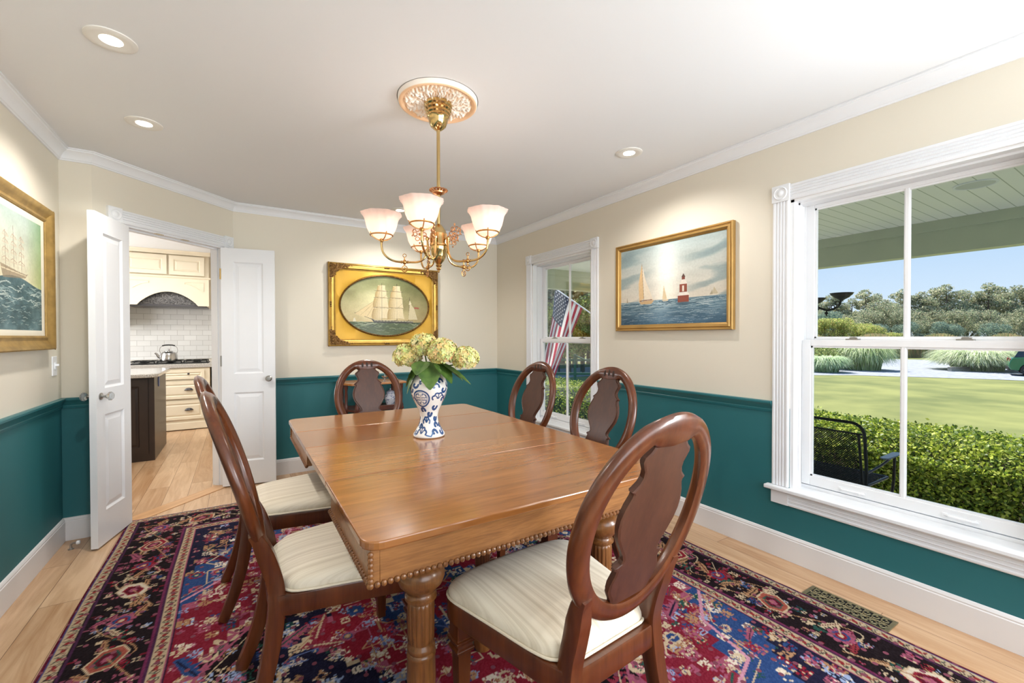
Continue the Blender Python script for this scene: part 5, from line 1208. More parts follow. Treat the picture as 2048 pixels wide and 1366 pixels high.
    mb = MB(); mb.box(-hw, hw, -hl, hl, 0.0005, 0.005); mb.build('backing', mat('rug_edge', '#6A3040', 0.95, var=0.1), t, smooth=False)
    # knotted fringe at both short ends
    q = np.random.RandomState(2); V = []; F = []
    for sy in (-1, 1):
        for k in range(700):
            x = -hw+2*hw*k/699; l = 0.018+0.012*q.rand(); s = q.randn()*0.006; b0 = len(V)
            V += [(x-0.0014, sy*hl, 0.004), (x+0.0014, sy*hl, 0.004), (x+s+0.001, sy*(hl+l), 0.002), (x+s-0.001, sy*(hl+l), 0.002)]; F.append((b0, b0+1, b0+2, b0+3))
    o = np_mesh('fringe', V, F, mat('fringe_cotton', '#CFC3AE', 0.9, var=0.06), t); o['kind'] = 'stuff'
rug()
#PART5
# ------------------------------------------------------------------ kitchen beyond the doorway
M['cab'] = mat('cream_cabinet', '#EBE0C8', 0.4, var=0.02)
M['granite'] = mat('granite', '#8F8C88', 0.18, color2='#D4CFC8', vscale=160, detail=6, coat=0.4, lo=0.4, hi=0.6)
M['espresso'] = mat('espresso_cabinet', '#2E211C', 0.35, var=0.05)
M['pewter'] = mat('pewter_pull', '#5A5A5E', 0.35, 0.8, var=0.05)
def tiles():
    m = bpy.data.materials.new('subway_tile'); m.use_nodes = True; nt = m.node_tree; b = nt.nodes['Principled BSDF']; N = nt.nodes.new; L = nt.links.new
    g = N('ShaderNodeNewGeometry'); sp = N('ShaderNodeSeparateXYZ'); cb = N('ShaderNodeCombineXYZ'); L(g.outputs['Position'], sp.inputs[0]); L(sp.outputs['X'], cb.inputs[0]); L(sp.outputs['Z'], cb.inputs[1])
    br = N('ShaderNodeTexBrick'); br.inputs['Scale'].default_value = 1; br.inputs['Brick Width'].default_value = 0.152; br.inputs['Row Height'].default_value = 0.0765; br.inputs['Mortar Size'].default_value = 0.0022; br.offset = 0.5
    br.inputs['Color1'].default_value = (*lin('#E6E6E4'), 1); br.inputs['Color2'].default_value = (*lin('#DADAD8'), 1); br.inputs['Mortar'].default_value = (*lin('#B9B8B4'), 1)
    L(cb.outputs[0], br.inputs['Vector']); L(br.outputs['Color'], b.inputs['Base Color']); b.inputs['Roughness'].default_value = 0.12
    bp = N('ShaderNodeBump'); bp.invert = True; bp.inputs['Distance'].default_value = 0.001; bp.inputs['Strength'].default_value = 0.6; L(br.outputs['Fac'], bp.inputs['Height']); L(bp.outputs[0], b.inputs['Normal']); return m
KY = 7.42
mb = MB(); mb.box(-3.05, 1.5, 8.035, 8.05, 0.95, 1.75); tag(mb.build('backsplash', tiles(), smooth=False), 'white subway tile backsplash behind the cooktop', 'backsplash')
def panel(mb, x0, x1, z0, z1, y, st=0.05, d=0.014):
    """framed raised panel, front facing -y"""
    mb.box(x0, x1, y, y+0.02, z0, z1); vs = []
    for q, yy in ((0, y), (st, y), (st+0.008, y+d*0.7), (st+0.012, y+d*0.7), (st+0.03, y+0.002)): vs += [(x0+q, yy, z0+q), (x1-q, yy, z0+q), (x1-q, yy, z1-q), (x0+q, yy, z1-q)]
    vs = [(x, yy-0.0165, z) for x, yy, z in vs]
    mb.add(vs, [(4*i+k, 4*i+(k+1) % 4, 4*i+4+(k+1) % 4, 4*i+4+k) for i in range(4) for k in range(4)]+[(16, 17, 18, 19)])
# base run with drawers
t = thing('base_cabinet', (-0.64, KY, 0), 0, 'cream kitchen drawer cabinet with cup pulls under the cooktop', 'cabinet')
mb = MB(); mb.box(-0.62, 0.297, 0.0, 0.58, 0.09, 0.85); mb.box(-0.62, 0.26, 0.05, 0.56, 0.0, 0.09); mb.build('body', M['cab'], t, smooth=False)
mb = MB(); mb.box(-0.62, 0.30, -0.012, 0.02, 0.012, 0.105); mb.build('toe_board', M['cab'], t, bevel=0.004)
for i, (z0, z1) in enumerate(((0.70, 0.825), (0.435, 0.665), (0.150, 0.400))):
    for x0, x1 in ((-0.26, 0.235),):
        d = thing('drawer', (0, 0, 0)); d.parent = t
        mb = MB(); panel(mb, x0, x1, z0, z1, -0.002, 0.035); mb.build('drawer_front', M['cab'], d, smooth=False)
        mb = MB(); xc, zc = 0.06, (z0+z1)/2+0.01
        if i == 0: mb.lathe([(0.006, 0), (0.006, -0.012), (0.014, -0.020), (0.012, -0.028), (0.0001, -0.031)], 14, (xc, -0.018, zc), 'y'); nm = 'knob'
        else:
            mb.grid(13, 7, lambda u, v: (xc+0.046*math.cos(PI*u), -0.018-0.028*math.sin(PI*u)*math.sin(PI/2*v), zc-0.012+0.032*math.sin(PI*u)*math.cos(PI/2*v)**0.7)); mb.box(xc-0.05, xc+0.05, -0.020, -0.017, zc-0.014, zc-0.008); nm = 'cup_pull'
        mb.build(nm, M['pewter'], d)
        if i == 1 or i == 2:
            pass
t = thing('base_cabinet', (-1.9, KY, 0), 0, 'cream base cabinet left of the drawer cabinet, mostly behind the island', 'cabinet')
mb = MB(); mb.box(-0.62, 0.62, 0.0, 0.58, 0.09, 0.85); mb.box(-0.62, 0.62, 0.05, 0.56, 0.0, 0.09); mb.build('body', M['cab'], t, smooth=False)
mb = MB(); panel(mb, -0.6, -0.02, 0.12, 0.83, -0.002, 0.06); panel(mb, 0.02, 0.6, 0.12, 0.83, -0.002, 0.06); mb.build('door', M['cab'], t, smooth=False)
mb = MB(); mb.box(-2.6, -0.31, KY-0.02, 8.03, 0.852, 0.908); tag(mb.build('countertop', M['granite'], smooth=False, bevel=0.006), 'speckled granite countertop under the cooktop', 'countertop')
t = thing('tall_cabinet', (0.0, KY+0.3, 0), 0, 'cream tall cabinet side at the right end of the range wall', 'cabinet')
mb = MB(); mb.box(-0.30, 0.9, -0.25, 0.31, 0.0, 0.85); mb.build('lower_body', M['cab'], t, smooth=False)
mb = MB(); mb.box(-0.302, 0.9, -0.28, 0.31, 0.852, 0.908); mb.build('counter_slab', M['granite'], t, smooth=False)
t = thing('cooktop', (-0.80, 7.70, 0.9085), 0, 'black gas cooktop with cast iron grates on the granite counter', 'cooktop')
mb = MB(); mb.box(-0.44, 0.44, -0.22, 0.22, 0, 0.010); mb.build('glass_plate', M['iron'], t, bevel=0.002)
for x in (-0.29, 0, 0.29):
    mb = MB(); 
    for y in (-0.19, 0, 0.19): mb.box(x-0.135, x+0.135, y-0.005, y+0.005, 0.030, 0.040)
    for xx in (-0.13, -0.05, 0.05, 0.13): mb.box(x+xx-0.005, x+xx+0.005, -0.19, 0.19, 0.030, 0.040)
    for xx in (-0.13, 0.13):
        for y in (-0.18, 0.18): mb.box(x+xx-0.006, x+xx+0.006, y-0.006, y+0.006, 0.01, 0.032)
    mb.build('grate', M['iron'], t, bevel=0.002)
    for y in (-0.1, 0.1): mb = MB(); mb.lathe([(0.045, 0.010), (0.045, 0.018), (0.03, 0.022), (0.03, 0.028), (0.0001, 0.030)], 18, (x, y, 0)); mb.build('burner', M['iron'], t)
t = thing('kettle', (-0.815, 7.60, 0.9495), 0, 'polished steel kettle with a black handle on the cooktop', 'kettle')
mb = MB(); mb.lathe([(0.085, 0), (0.098, 0.004), (0.100, 0.02), (0.096, 0.075), (0.086, 0.105), (0.060, 0.122), (0.045, 0.126)], 36); mb.build('pot', M['steel'], t)
mb = MB(); mb.lathe([(0.050, 0.122), (0.048, 0.130), (0.02, 0.138), (0.008, 0.141), (0.010, 0.150), (0.016, 0.158), (0.0001, 0.166)], 24); mb.build('lid', M['steel'], t)
mb = MB(); mb.tube([(-0.085, 0, 0.04), (-0.11, 0, 0.06), (-0.13, 0, 0.095), (-0.148, 0, 0.108)], [0.02, 0.017, 0.013, 0.011], 10); mb.build('spout', M['steel'], t)
mb = MB()
for s in (-1, 1): mb.tube([(s*0.088, 0, 0.10), (s*0.098, 0, 0.14), (s*0.092, 0, 0.18), (s*0.066, 0, 0.205)], 0.0035, 6)
mb.build('bail', M['steel'], t)
mb = MB(); mb.tube([(-0.07, 0, 0.204), (-0.04, 0, 0.213), (0, 0, 0.216), (0.04, 0, 0.213), (0.07, 0, 0.204)], 0.0085, 8); mb.build('handle', M['iron'], t)

# hood cabinet
t = thing('range_hood', (-0.795, KY, 0), 0, 'cream range hood cabinet with arched valance and two panelled doors', 'range hood')
mb = MB(); mb.box(-0.47, 0.45, 0.02, 0.60, 2.09, 2.44); mb.box(-0.47, -0.445, 0.02, 0.60, 1.70, 2.09); mb.box(0.425, 0.45, 0.02, 0.60, 1.70, 2.09); mb.build('box', M['cab'], t, smooth=False)
for x0, x1 in ((-0.45, -0.012), (0.012, 0.40)): mb = MB(); panel(mb, x0, x1, 2.115, 2.372, 0.002, 0.05); mb.build('door', M['cab'], t, smooth=False)
mb = MB(); mb.prism([(0.02, 2.385), (-0.012, 2.392), (-0.02, 2.405), (-0.05, 2.425), (-0.06, 2.439), (0.02, 2.439)], -0.49, 0.47, lambda a, c, h: (h, a, c)); mb.prism([(0.02, 2.07), (-0.012, 2.072), (-0.022, 2.085), (-0.022, 2.095), (0.02, 2.10)], -0.49, 0.47, lambda a, c, h: (h, a, c)); mb.build('moulding', M['cab'], t, smooth=False)
P = [(-0.47, 1.70), (-0.325, 1.70)]+[(-0.325+0.65*k/24, 1.70+0.185*math.sin(PI*k/24)**0.8) for k in range(1, 24)]+[(0.325, 1.70), (0.45, 1.70), (0.45, 2.09), (-0.47, 2.09)]
mb = MB(); mb.prism(P, 0.0, 0.022, lambda a, c, h: (a, h, c)); mb.build('arched_valance', M['cab'], t, smooth=False)
mb = MB()
for s in (-1, 1):
    Q = [(s*0.40, 2.02), (s*0.40, 1.90)]+[(s*(0.39-0.20*k/6), 1.895+0.10*math.sin(k/6*PI/2)) for k in range(1, 7)]; Q = Q+[(s*0.19, 2.02)]
    mb.tube([(a-0.01, -0.002, c) for a, c in Q], 0.005, 6, closed=True)
mb.build('valance_moulding', M['cab'], t)
mb = MB(); mb.box(-0.44, 0.42, 0.10, 0.115, 1.72, 2.06); mb.build('hammered_liner', mat('hammered_steel', '#7E7E80', 0.3, 1.0, color2='#4A4A4C', vscale=75, bump=1.0, bscale=75), t, smooth=False)
mb = MB(); mb.box(-0.44, 0.42, 0.10, 0.55, 1.69, 1.72); mb.build('fan_insert', M['pewter'], t, bevel=0.003)
t = thing('wall_cabinet', (-1.75, KY+0.28, 0), 0, 'cream wall cabinet left of the range hood, mostly hidden by the door', 'cabinet')
mb = MB(); mb.box(-0.45, 0.46, 0, 0.33, 1.42, 2.40); mb.build('body', M['cab'], t, smooth=False)
mb = MB(); panel(mb, -0.44, 0.0, 1.44, 2.38, -0.002, 0.05); panel(mb, 0.01, 0.45, 1.44, 2.38, -0.002, 0.05); mb.build('door', M['cab'], t, smooth=False)

# island
t = thing('kitchen_island', (-1.45, 6.18, 0), 0, 'dark espresso kitchen island with a rounded granite top', 'kitchen island')
mb = MB(); mb.box(-0.75, 0.71, -0.40, 0.44, 0.0, 0.865); mb.build('body', M['espresso'], t, smooth=False)
mb = MB()
for x0, x1 in ((-0.72, -0.06), (-0.02, 0.66)): panel(mb, x0, x1, 0.08, 0.84, -0.402, 0.07)
mb.build('side_panel', M['espresso'], t, smooth=False)
def rr(x0, x1, y0, y1, r):
    P = []
    for cx_, cy_, a in ((x1-r, y1-r, 0), (x0+r, y1-r, PI/2), (x0+r, y0+r, PI), (x1-r, y0+r, 1.5*PI)): P += [(cx_+r*math.cos(a+k/8*PI/2), cy_+r*math.sin(a+k/8*PI/2)) for k in range(9)]
    return P
mb = MB(); mb.prism(rr(-0.80, 0.76, -0.60, 0.48, 0.10), 0.868, 0.905); mb.build('granite_top', M['granite'], t, smooth=False, bevel=0.008)
mb = MB(); mb.box(0.7105, 0.716, -0.15, -0.07, 0.74, 0.86); mb.build('outlet_cover', mat('blue_outlet', '#3A4F8C', 0.4, var=0.03), t, smooth=False)

kl = lamp('kitchen_top_fill', 'AREA', (-0.9, 6.2, 2.40), 21, (1.0, 0.96, 0.90), shape='RECTANGLE', size=1.6, size_y=0.5)  # added fill lamp under the kitchen ceiling, without a fixture
kl2 = lamp('kitchen_top_fill', 'AREA', (-0.4, 5.3, 2.40), 14, (1.0, 0.93, 0.82), shape='RECTANGLE', size=0.6, size_y=0.4)  # second added kitchen fill, nearer the doorway

# ------------------------------------------------------------------ porch
M['sage'] = mat('sage_trim', '#BABFA8', 0.5, var=0.03)
M['siding'] = mat('sage_siding', '#A7B09C', 0.6, var=0.03)
def beadboard():
    m = bpy.data.materials.new('porch_beadboard'); m.use_nodes = True; nt = m.node_tree; b = nt.nodes['Principled BSDF']; N = nt.nodes.new; L = nt.links.new
    g = N('ShaderNodeNewGeometry'); sp = N('ShaderNodeSeparateXYZ'); L(g.outputs['Position'], sp.inputs[0]); w = N('ShaderNodeMath'); w.operation = 'FRACT'; s = N('ShaderNodeMath'); s.operation = 'MULTIPLY'; s.inputs[1].default_value = 10.5
    L(sp.outputs['Y'], s.inputs[0]); L(s.outputs[0], w.inputs[0]); l = N('ShaderNodeMath'); l.operation = 'LESS_THAN'; l.inputs[1].default_value = 0.07; L(w.outputs[0], l.inputs[0])
    mx = N('ShaderNodeMix'); mx.data_type = 'RGBA'; L(l.outputs[0], mx.inputs[0]); mx.inputs[6].default_value = (*lin('#F0F0EA'), 1); mx.inputs[7].default_value = (*lin('#B4B9AC'), 1); L(mx.outputs[2], b.inputs['Base Color']); b.inputs['Roughness'].default_value = 0.5; return m
PX, PZ, PY = 5.55, 2.35, 5.58
mb = MB(); mb.box(XR+0.17, PX+0.15, -3.5, PY+0.15, PZ, PZ+0.03); struct(mb.build('trim_porch_ceiling', beadboard(), smooth=False))
mb = MB(); mb.box(PX, PX+0.14, -3.5, PY+0.14, 2.04, PZ); mb.box(PX-0.02, PX, -3.5, PY, 2.255, PZ); struct(mb.build('trim_porch_beam', M['sage'], smooth=False, bevel=0.003))
mb = MB(); mb.box(XR+0.17, PX, PY, PY+0.14, 2.04, PZ); mb.box(XR+0.17, PX-0.02, PY-0.02, PY, 2.255, PZ); struct(mb.build('trim_porch_end_beam', M['sage'], smooth=False, bevel=0.003))
mb = MB(); mb.prism([(PX+0.5, 2.30), (XR+0.16, 3.2), (XR+0.16, 3.3), (PX+0.5, 2.40)], -3.6, PY+0.5, lambda a, c, h: (a, h, c)); mb.prism([(PX+0.5, 2.30), (PX+0.15, 2.30), (PX+0.15, 2.45)], -3.6, PY+0.5, lambda a, c, h: (a, h, c)); struct(mb.build('trim_porch_roof', mat('roof_shingle', '#5A5A58', 0.9, var=0.1), smooth=False))
mb = MB(); mb.box(XR+0.165, PX+0.1, -3.5, PY+0.1, -0.42, -0.35); struct(mb.build('trim_porch_deck', mat('porch_deck_paint', '#CDCDC6', 0.6, var=0.03), smooth=False))
mb = MB(); mb.box(XR+0.15, XR+0.165, -3.6, 0.26, -0.42, 2.35); mb.box(XR+0.15, XR+0.165, 1.31, 2.82, -0.42, 2.35); mb.box(XR+0.15, XR+0.165, 3.86, 5.7, -0.42, 2.35); struct(mb.build('trim_siding', M['siding'], smooth=False))
for y in (PY, -2.6):
    t = thing('porch_column', (PX+0.07, y, -0.35), 0, 'square sage porch column at the %s end of the porch' % ('flag' if y > 0 else 'near'), 'column')
    mb = MB(); mb.box(-0.07, 0.07, -0.07, 0.07, 0.0, 2.389); mb.build('shaft', M['sage'], t, smooth=False); mb = MB(); mb.box(-0.09, 0.09, -0.09, 0.09, 0, 0.2); mb.box(-0.09, 0.09, -0.09, 0.09, 2.25, 2.38); mb.build('base_and_capital', M['sage'], t, bevel=0.004)
t = thing('porch_ceiling_speaker', (4.46, 0.89, PZ), 0, 'round white flush fixture in the boards of the porch ceiling', 'speaker')
mb = MB(); mb.lathe([(0.115, 0.0), (0.115, -0.006), (0.105, -0.008), (0.10, -0.003)], 36); mb.build('rim', M['white'], t)
mb = MB(); mb.lathe([(0.0001, -0.0045), (0.10, -0.0045), (0.10, -0.001)], 36); mb.build('grille', mat('grille', '#C9CCC8', 0.6, var=0.03), t)

# hanging iron plant lamp: arms seen past the window frame
t = thing('iron_chandelier', (4.0, 1.86, 0), 0, 'black cast iron candle chandelier hanging under the porch roof', 'chandelier')
mb = MB(); mb.tube([(0, 0, PZ), (0, 0, 1.86)], 0.006, 8); mb.lathe([(0.04, PZ-0.001), (0.038, PZ-0.02), (0.008, PZ-0.035)], 20); mb.build('stem', M['iron'], t)
mb = MB(); mb.lathe([(0.006, 1.90), (0.022, 1.87), (0.03, 1.82), (0.02, 1.77), (0.026, 1.70), (0.018, 1.62), (0.03, 1.55), (0.02, 1.50), (0.006, 1.46), (0.0001, 1.44)], 20); mb.build('hub', M['iron'], t)
for k in range(4):
    a = -PI/2+k*PI/2-0.03; e = Vector((math.cos(a), math.sin(a), 0)); Z = lambda r, z: e*r+Vector((0, 0, z))
    mb = MB(); P = [Z(0.02, 1.80), Z(0.06, 1.73), Z(0.10, 1.66), Z(0.13, 1.57), Z(0.18, 1.50), Z(0.24, 1.475), Z(0.29, 1.485), Z(0.325, 1.515), Z(0.335, 1.545)]; mb.tube(P, 0.009, 8)
    P2_ = [Z(0.03, 1.66), Z(0.07, 1.58), Z(0.12, 1.52), Z(0.18, 1.485)]; mb.tube(P2_, 0.007, 6)
    for r, z, s in ((0.075, 1.665, 0.018), (0.10, 1.60, 0.018), (0.13, 1.54, 0.014), (0.045, 1.71, 0.014), (0.28, 1.50, 0.012), (0.31, 1.53, 0.014), (0.06, 1.62, 0.014)):
        mb.tube([Z(r+s*math.cos(q), z+s*math.sin(q)) for q in np.linspace(0, 2*PI, 12)[:-1]], 0.004, 5, closed=True)
    mb.lathe([(0.003, 1.472), (0.006, 1.465), (0.014, 1.452), (0.005, 1.44), (0.0001, 1.425)], 10, tuple(Z(0.235, 0))); av = mb.build('scroll_arm', M['iron'], t)
    mb = MB(); c0 = Z(0.34, 0); mb.lathe([(0.008, 1.545), (0.02, 1.555), (0.05, 1.572), (0.062, 1.59), (0.076, 1.606), (0.078, 1.606), (0.066, 1.588), (0.05, 1.577), (0.02, 1.562), (0.006, 1.56)], 28, tuple(c0)); mb.build('candle_cup', M['iron'], av)

# patio chair
t = thing('patio_chair', (4.24, 1.74, -0.35), 0, 'black metal mesh patio rocker on the porch outside the large window', 'chair')
fr = M['iron']; zb = 0.92
mb = MB(); hw_ = 0.30; P = [(0.06, -hw_+0.02, 0.36), (0.0, -hw_, 0.60), (-0.03, -hw_, 0.80)]+[(-0.04, -hw_+0.09*(1-math.cos(q)), 0.83+0.09*math.sin(q)) for q in np.linspace(0.2, PI/2, 5)]
P = P+[(p[0], -p[1], p[2]) for p in reversed(P)]; mb.tube(P, 0.0125, 8); mb.tube([(-0.02, -hw_+0.02, 0.83), (-0.02, hw_-0.02, 0.83)], 0.008, 6); mb.tube([(0.055, -hw_+0.045, 0.40), (-0.02, -hw_+0.045, 0.83)], 0.010, 6); mb.tube([(0.055, hw_-0.045, 0.40), (-0.02, hw_-0.045, 0.83)], 0.010, 6); mb.build('back_frame', fr, t)
def mesh_panel(mb, f, nu, nv, r):
    for k in range(-nv, nu):
        for sg in (0, 1):
            pts = []
            for j in range(13):
                v = j/12; u = (k+v*nv)/nu
                if 0 <= u <= 1: pts.append(f(u if sg == 0 else 1-u, v))
            if len(pts) > 1: mb.tube(pts, r, 4, caps=False)
mb = MB(); mesh_panel(mb, lambda u, v: (0.052-0.072*v, -0.255+0.51*u, 0.40+0.43*v), 26, 22, 0.0028); o = mb.build('back_mesh', fr, t)
mb = MB(); mesh_panel(mb, lambda u, v: (0.06+0.46*v, -0.27+0.54*u, 0.40-0.02*math.sin(PI*v)), 26, 22, 0.0028); o = mb.build('seat_mesh', fr, t)
mb = MB(); mb.tube([(0.06, -0.28, 0.40), (0.50, -0.28, 0.40), (0.54, -0.24, 0.39), (0.54, 0.24, 0.39), (0.50, 0.28, 0.40), (0.06, 0.28, 0.40)], 0.012, 8, closed=True); mb.build('seat_frame', fr, t)
sk = mat('sky_tinted_arm', '#4E5A60', 0.3, var=0.05)  # blue-grey of the reflected sky put into the armrest colour
for s in (-1, 1):
    mb = MB(); mb.tube([(0.02, s*0.30, 0.52), (0.20, s*0.33, 0.56), (0.40, s*0.34, 0.60)], 0.009, 8); mb.build('arm_brace', fr, t)
    mb = MB(); mb.prism([(0.24, s*0.34-0.03), (0.52, s*0.34-0.035), (0.56, s*0.34), (0.52, s*0.34+0.035), (0.24, s*0.34+0.03), (0.20, s*0.34)], 0.61, 0.622); mb.build('armrest', sk, t, bevel=0.004)
    mb = MB(); mb.tube([(0.46, s*0.34, 0.615), (0.48, s*0.33, 0.40), (0.46, s*0.30, 0.05), (0.40, s*0.30, 0.013), (0.0, s*0.30, 0.013), (-0.12, s*0.30, 0.05)], 0.011, 8); mb.tube([(0.06, s*0.28, 0.40), (0.04, s*0.30, 0.015)], 0.011, 8); mb.build('leg', fr, t)

# ------------------------------------------------------------------ flag on its pole
t = thing('flag_pole', (5.60, 5.66, 1.46), 0, 'white flagpole angled out from the porch column', 'flagpole')
A, B_ = Vector((0, 0.02, 0)), Vector((-0.20, 1.36, 0.80))
mb = MB(); mb.tube([tuple(A), tuple(B_)], 0.013, 10); mb.build('pole', M['white'], t)
mb = MB(); mb.ball(tuple(B_), 0.028, 12, 8); mb.build('finial', M['gold_plain'], t)
mb = MB(); mb.box(-0.04, 0.04, -0.008, 0.03, -0.06, 0.08); mb.tube([(0, 0.0, -0.02), tuple(A+(B_-A)*0.09)], 0.02, 8); mb.build('bracket', M['iron'], t)
def flag():
    W, Hh = 1.5, 0.9; cv = Canvas(0, W, 0, Hh, 300, 220, '#E9E6E6')
    for k in range(7): cv.rect(0, W, Hh-(2*k+1)*Hh/13, Hh-2*k*Hh/13, '#B3254A')
    cv.rect(0, 0.6, Hh*6/13, Hh, '#2B3E5C')
    def star(x, y, r):
        P = []
        for k in range(10): a = PI/2+k*PI/5; q = r if k % 2 == 0 else r*0.4; P.append((x+q*math.cos(a), y+q*math.sin(a)))
        cv.poly(P, '#F0F0F2')
    ch_ = Hh*7/13
    for r in range(9):
        for c in range(6 if r % 2 == 0 else 5): star(0.6*(c+(0.5 if r % 2 == 0 else 1.0))/6, Hh-ch_*(r+1)/10, 0.026)
    m = mat('flag_nylon', '#FFFFFF', 0.7, attr=1)
    nt = m.node_tree; b = nt.nodes['Principled BSDF']; N = nt.nodes.new; L = nt.links.new
    tr = N('ShaderNodeBsdfTranslucent'); at = N('ShaderNodeAttribute'); at.attribute_name = 'Col'; L(at.outputs['Color'], tr.inputs[0]); mx = N('ShaderNodeMixShader'); mx.inputs[0].default_value = 0.45; L(b.outputs[0], mx.inputs[1]); L(tr.outputs[0], mx.inputs[2]); L(mx.outputs[0], nt.nodes['Material Output'].inputs[0])
    o_ = Vector((5.60, 5.66, 1.46)); tip = o_+A+(B_-A)*0.97; low = o_+A+(B_-A)*0.44
    # hoist runs down the pole from the tip; the fly hangs down
    def f(X, Y):
        u = X/W; v = 1-Y/Hh
        H_ = np.stack([tip[i]+(low[i]-tip[i])*v for i in range(3)], -1)
        lf = (0.20+0.36*v)*u; dn = np.stack([-0.847*lf, 0.531*lf, -1.40*u+0*v], -1)
        fold = 0.06*np.sin(v*9+u*4)*u**0.7+0.03*np.sin(v*21+u*3)*u
        P = H_+dn; P[..., 0] += fold; P[..., 1] += fold*0.5
        return P[..., 0], P[..., 1], P[..., 2]
    o = cv.surf('flag', m, None, f); o.data.shade_smooth(); tag(o, 'United States flag hanging from the pole outside the small window', 'flag')
flag()

# ------------------------------------------------------------------ garden
GZ = -0.75
M['lawn'] = mat('lawn', '#5A612C', 0.95, color2='#7E8044', vscale=0.55, detail=12, bump=0.6, bscale=30, lo=0.35, hi=0.68)
mb = MB(); mb.grid(40, 40, lambda u, v: (PX+0.05+(u**1.6)*400, -160+320*v, GZ)); o = mb.build('lawn', M['lawn'], smooth=False); tag(o, 'mown green lawn beyond the hedge', 'lawn', kind='stuff')
M['gravel'] = mat('pale_gravel', '#7F828A', 0.95, color2='#999CA4', vscale=6, detail=10, bump=0.4, bscale=40)
def patch(name, P, z, m): mb = MB(); mb.add([(x, y, z) for x, y in P], [tuple(range(len(P)))]); return mb.build(name, m, smooth=False)
o = patch('driveway', [(23.2, 30), (23.6, 16), (24.4, 11.2), (26.8, 9.6), (29.5, 5.2), (31, 0), (32, -8), (62, -8), (54, 4), (49.5, 8), (48, 15.5), (38, 15), (28, 12.3), (27, 18), (27, 30)], GZ+0.012, M['gravel']); tag(o, 'pale gravel driveway across the far side of the lawn', 'driveway')
o = patch('side_path', [(10.5, 16.6), (24.6, 17.0), (24.6, 22), (9, 21.0)], GZ+0.012, M['gravel']); tag(o, 'pale gravel strip behind the hedge seen through the small window', 'path')

def leaves(name, m, n, samp, size, cols, parent=None, seed=1, jit=0.5, up=0.3, long=1.0, kind=None):
    """n leaf blades; samp(rng, n) -> points (n,3)"""
    q = np.random.RandomState(seed); P = samp(q, n); N_ = q.randn(n, 3)+np.array([0, 0, up]); N_ /= np.linalg.norm(N_, axis=1, keepdims=True)
    a = q.randn(n, 3); u = np.cross(N_, a); u /= np.linalg.norm(u, axis=1, keepdims=True); w = np.cross(N_, u); s = (size*(1-jit/2+jit*q.rand(n)))[:, None]
    V = np.stack([P-u*s*long*0.5, P+w*s*0.32, P+u*s*long*0.5, P-w*s*0.32], 1).reshape(-1, 3); F = np.arange(4*n).reshape(n, 4)
    C0 = np.array([[int(c[i:i+2], 16)/255 for i in (1, 3, 5)] for c in cols]); cc = C0[q.randint(len(cols), size=n)]*(0.85+0.3*q.rand(n, 1)); cc = np.repeat(cc, 4, 0)
    o = np_mesh(name, V, F, m, parent, cc)
    return o
def foliage(name, rough=0.5, tr=0.3):
    m = mat(name, '#FFFFFF', rough, attr=1, spec=0.3); nt = m.node_tree; b = nt.nodes['Principled BSDF']; N = nt.nodes.new; L = nt.links.new
    t_ = N('ShaderNodeBsdfTranslucent'); at = N('ShaderNodeAttribute'); at.attribute_name = 'Col'; L(at.outputs['Color'], t_.inputs[0]); mx = N('ShaderNodeMixShader'); mx.inputs[0].default_value = tr; L(b.outputs[0], mx.inputs[1]); L(t_.outputs[0], mx.inputs[2]); L(mx.outputs[0], nt.nodes['Material Output'].inputs[0]); return m
M['fol'] = foliage('foliage', 0.5, 0.35); M['folfar'] = foliage('foliage_far', 0.8, 0.45)
M['bark'] = mat('bark', '#5E5248', 0.9, var=0.2, vscale=20)
# hedge
def hedge():
    x0, x1, y0, y1, z1 = 5.95, 7.5, -3.0, 15.5, 0.13
    t = thing('hedge', (6.7, 6, GZ), 0, 'clipped evergreen hedge running along the front of the porch', 'hedge')
    ztop = lambda X, Y: z1-GZ-0.02-0.20*np.clip((x0+0.5-X)/0.5, 0, 1)**2-0.05*np.clip((X-x1+0.3)/0.3, 0, 1)**2+0.04*np.sin(Y*2.1)*np.cos(X*3+Y)
    def samp(q, n):
        k = int(n*0.55); Y = np.where(q.rand(n) < 0.62, 0.2+q.rand(n)*5, y0+q.rand(n)*(y1-y0)); X = x0+q.rand(n)*(x1-x0); Z = ztop(X, Y)+q.randn(n)*0.035
        X[k:] = x0+np.abs(q.randn(n-k))*0.07+0.05*np.sin(Y[k:]*3.3); Z[k:] = q.rand(n-k)*(z1-GZ-0.12); 
        return np.stack([X-6.7, Y-6, Z], 1)
    leaves('leaves', M['fol'], 95000, samp, 0.042, ['#5E7630', '#94A63A', '#AEBA4A', '#4C622E', '#C2C864', '#7A8E3C'], t, 5, up=0.5)
    mb = MB(); mb.grid(12, 60, lambda u, v: (-0.64+1.35*u, y0-6+(y1-y0)*v, (0.66 if 0.05 < u < 0.95 else 0.0)+0.03*math.sin(v*90+u*9)), ); mb.build('inner_core', mat('hedge_core', '#2A2E14', 0.95, var=0.3, vscale=15), t, smooth=False)  # solid dark core surface under the leaves
    q = random.Random(4); mb = MB()
    for k in range(260):
        y = q.uniform(-5.9, 1.5); z = q.uniform(0.1, 0.5); mb.tube([(-0.62, y, z), (-0.72+q.uniform(-0.05, 0.03), y+q.uniform(-0.12, 0.12), z+q.uniform(0.08, 0.25))], 0.0035, 4)
    o = mb.build('twigs', mat('twig', '#9C8468', 0.9, var=0.1), t); o['kind'] = 'stuff'
hedge()

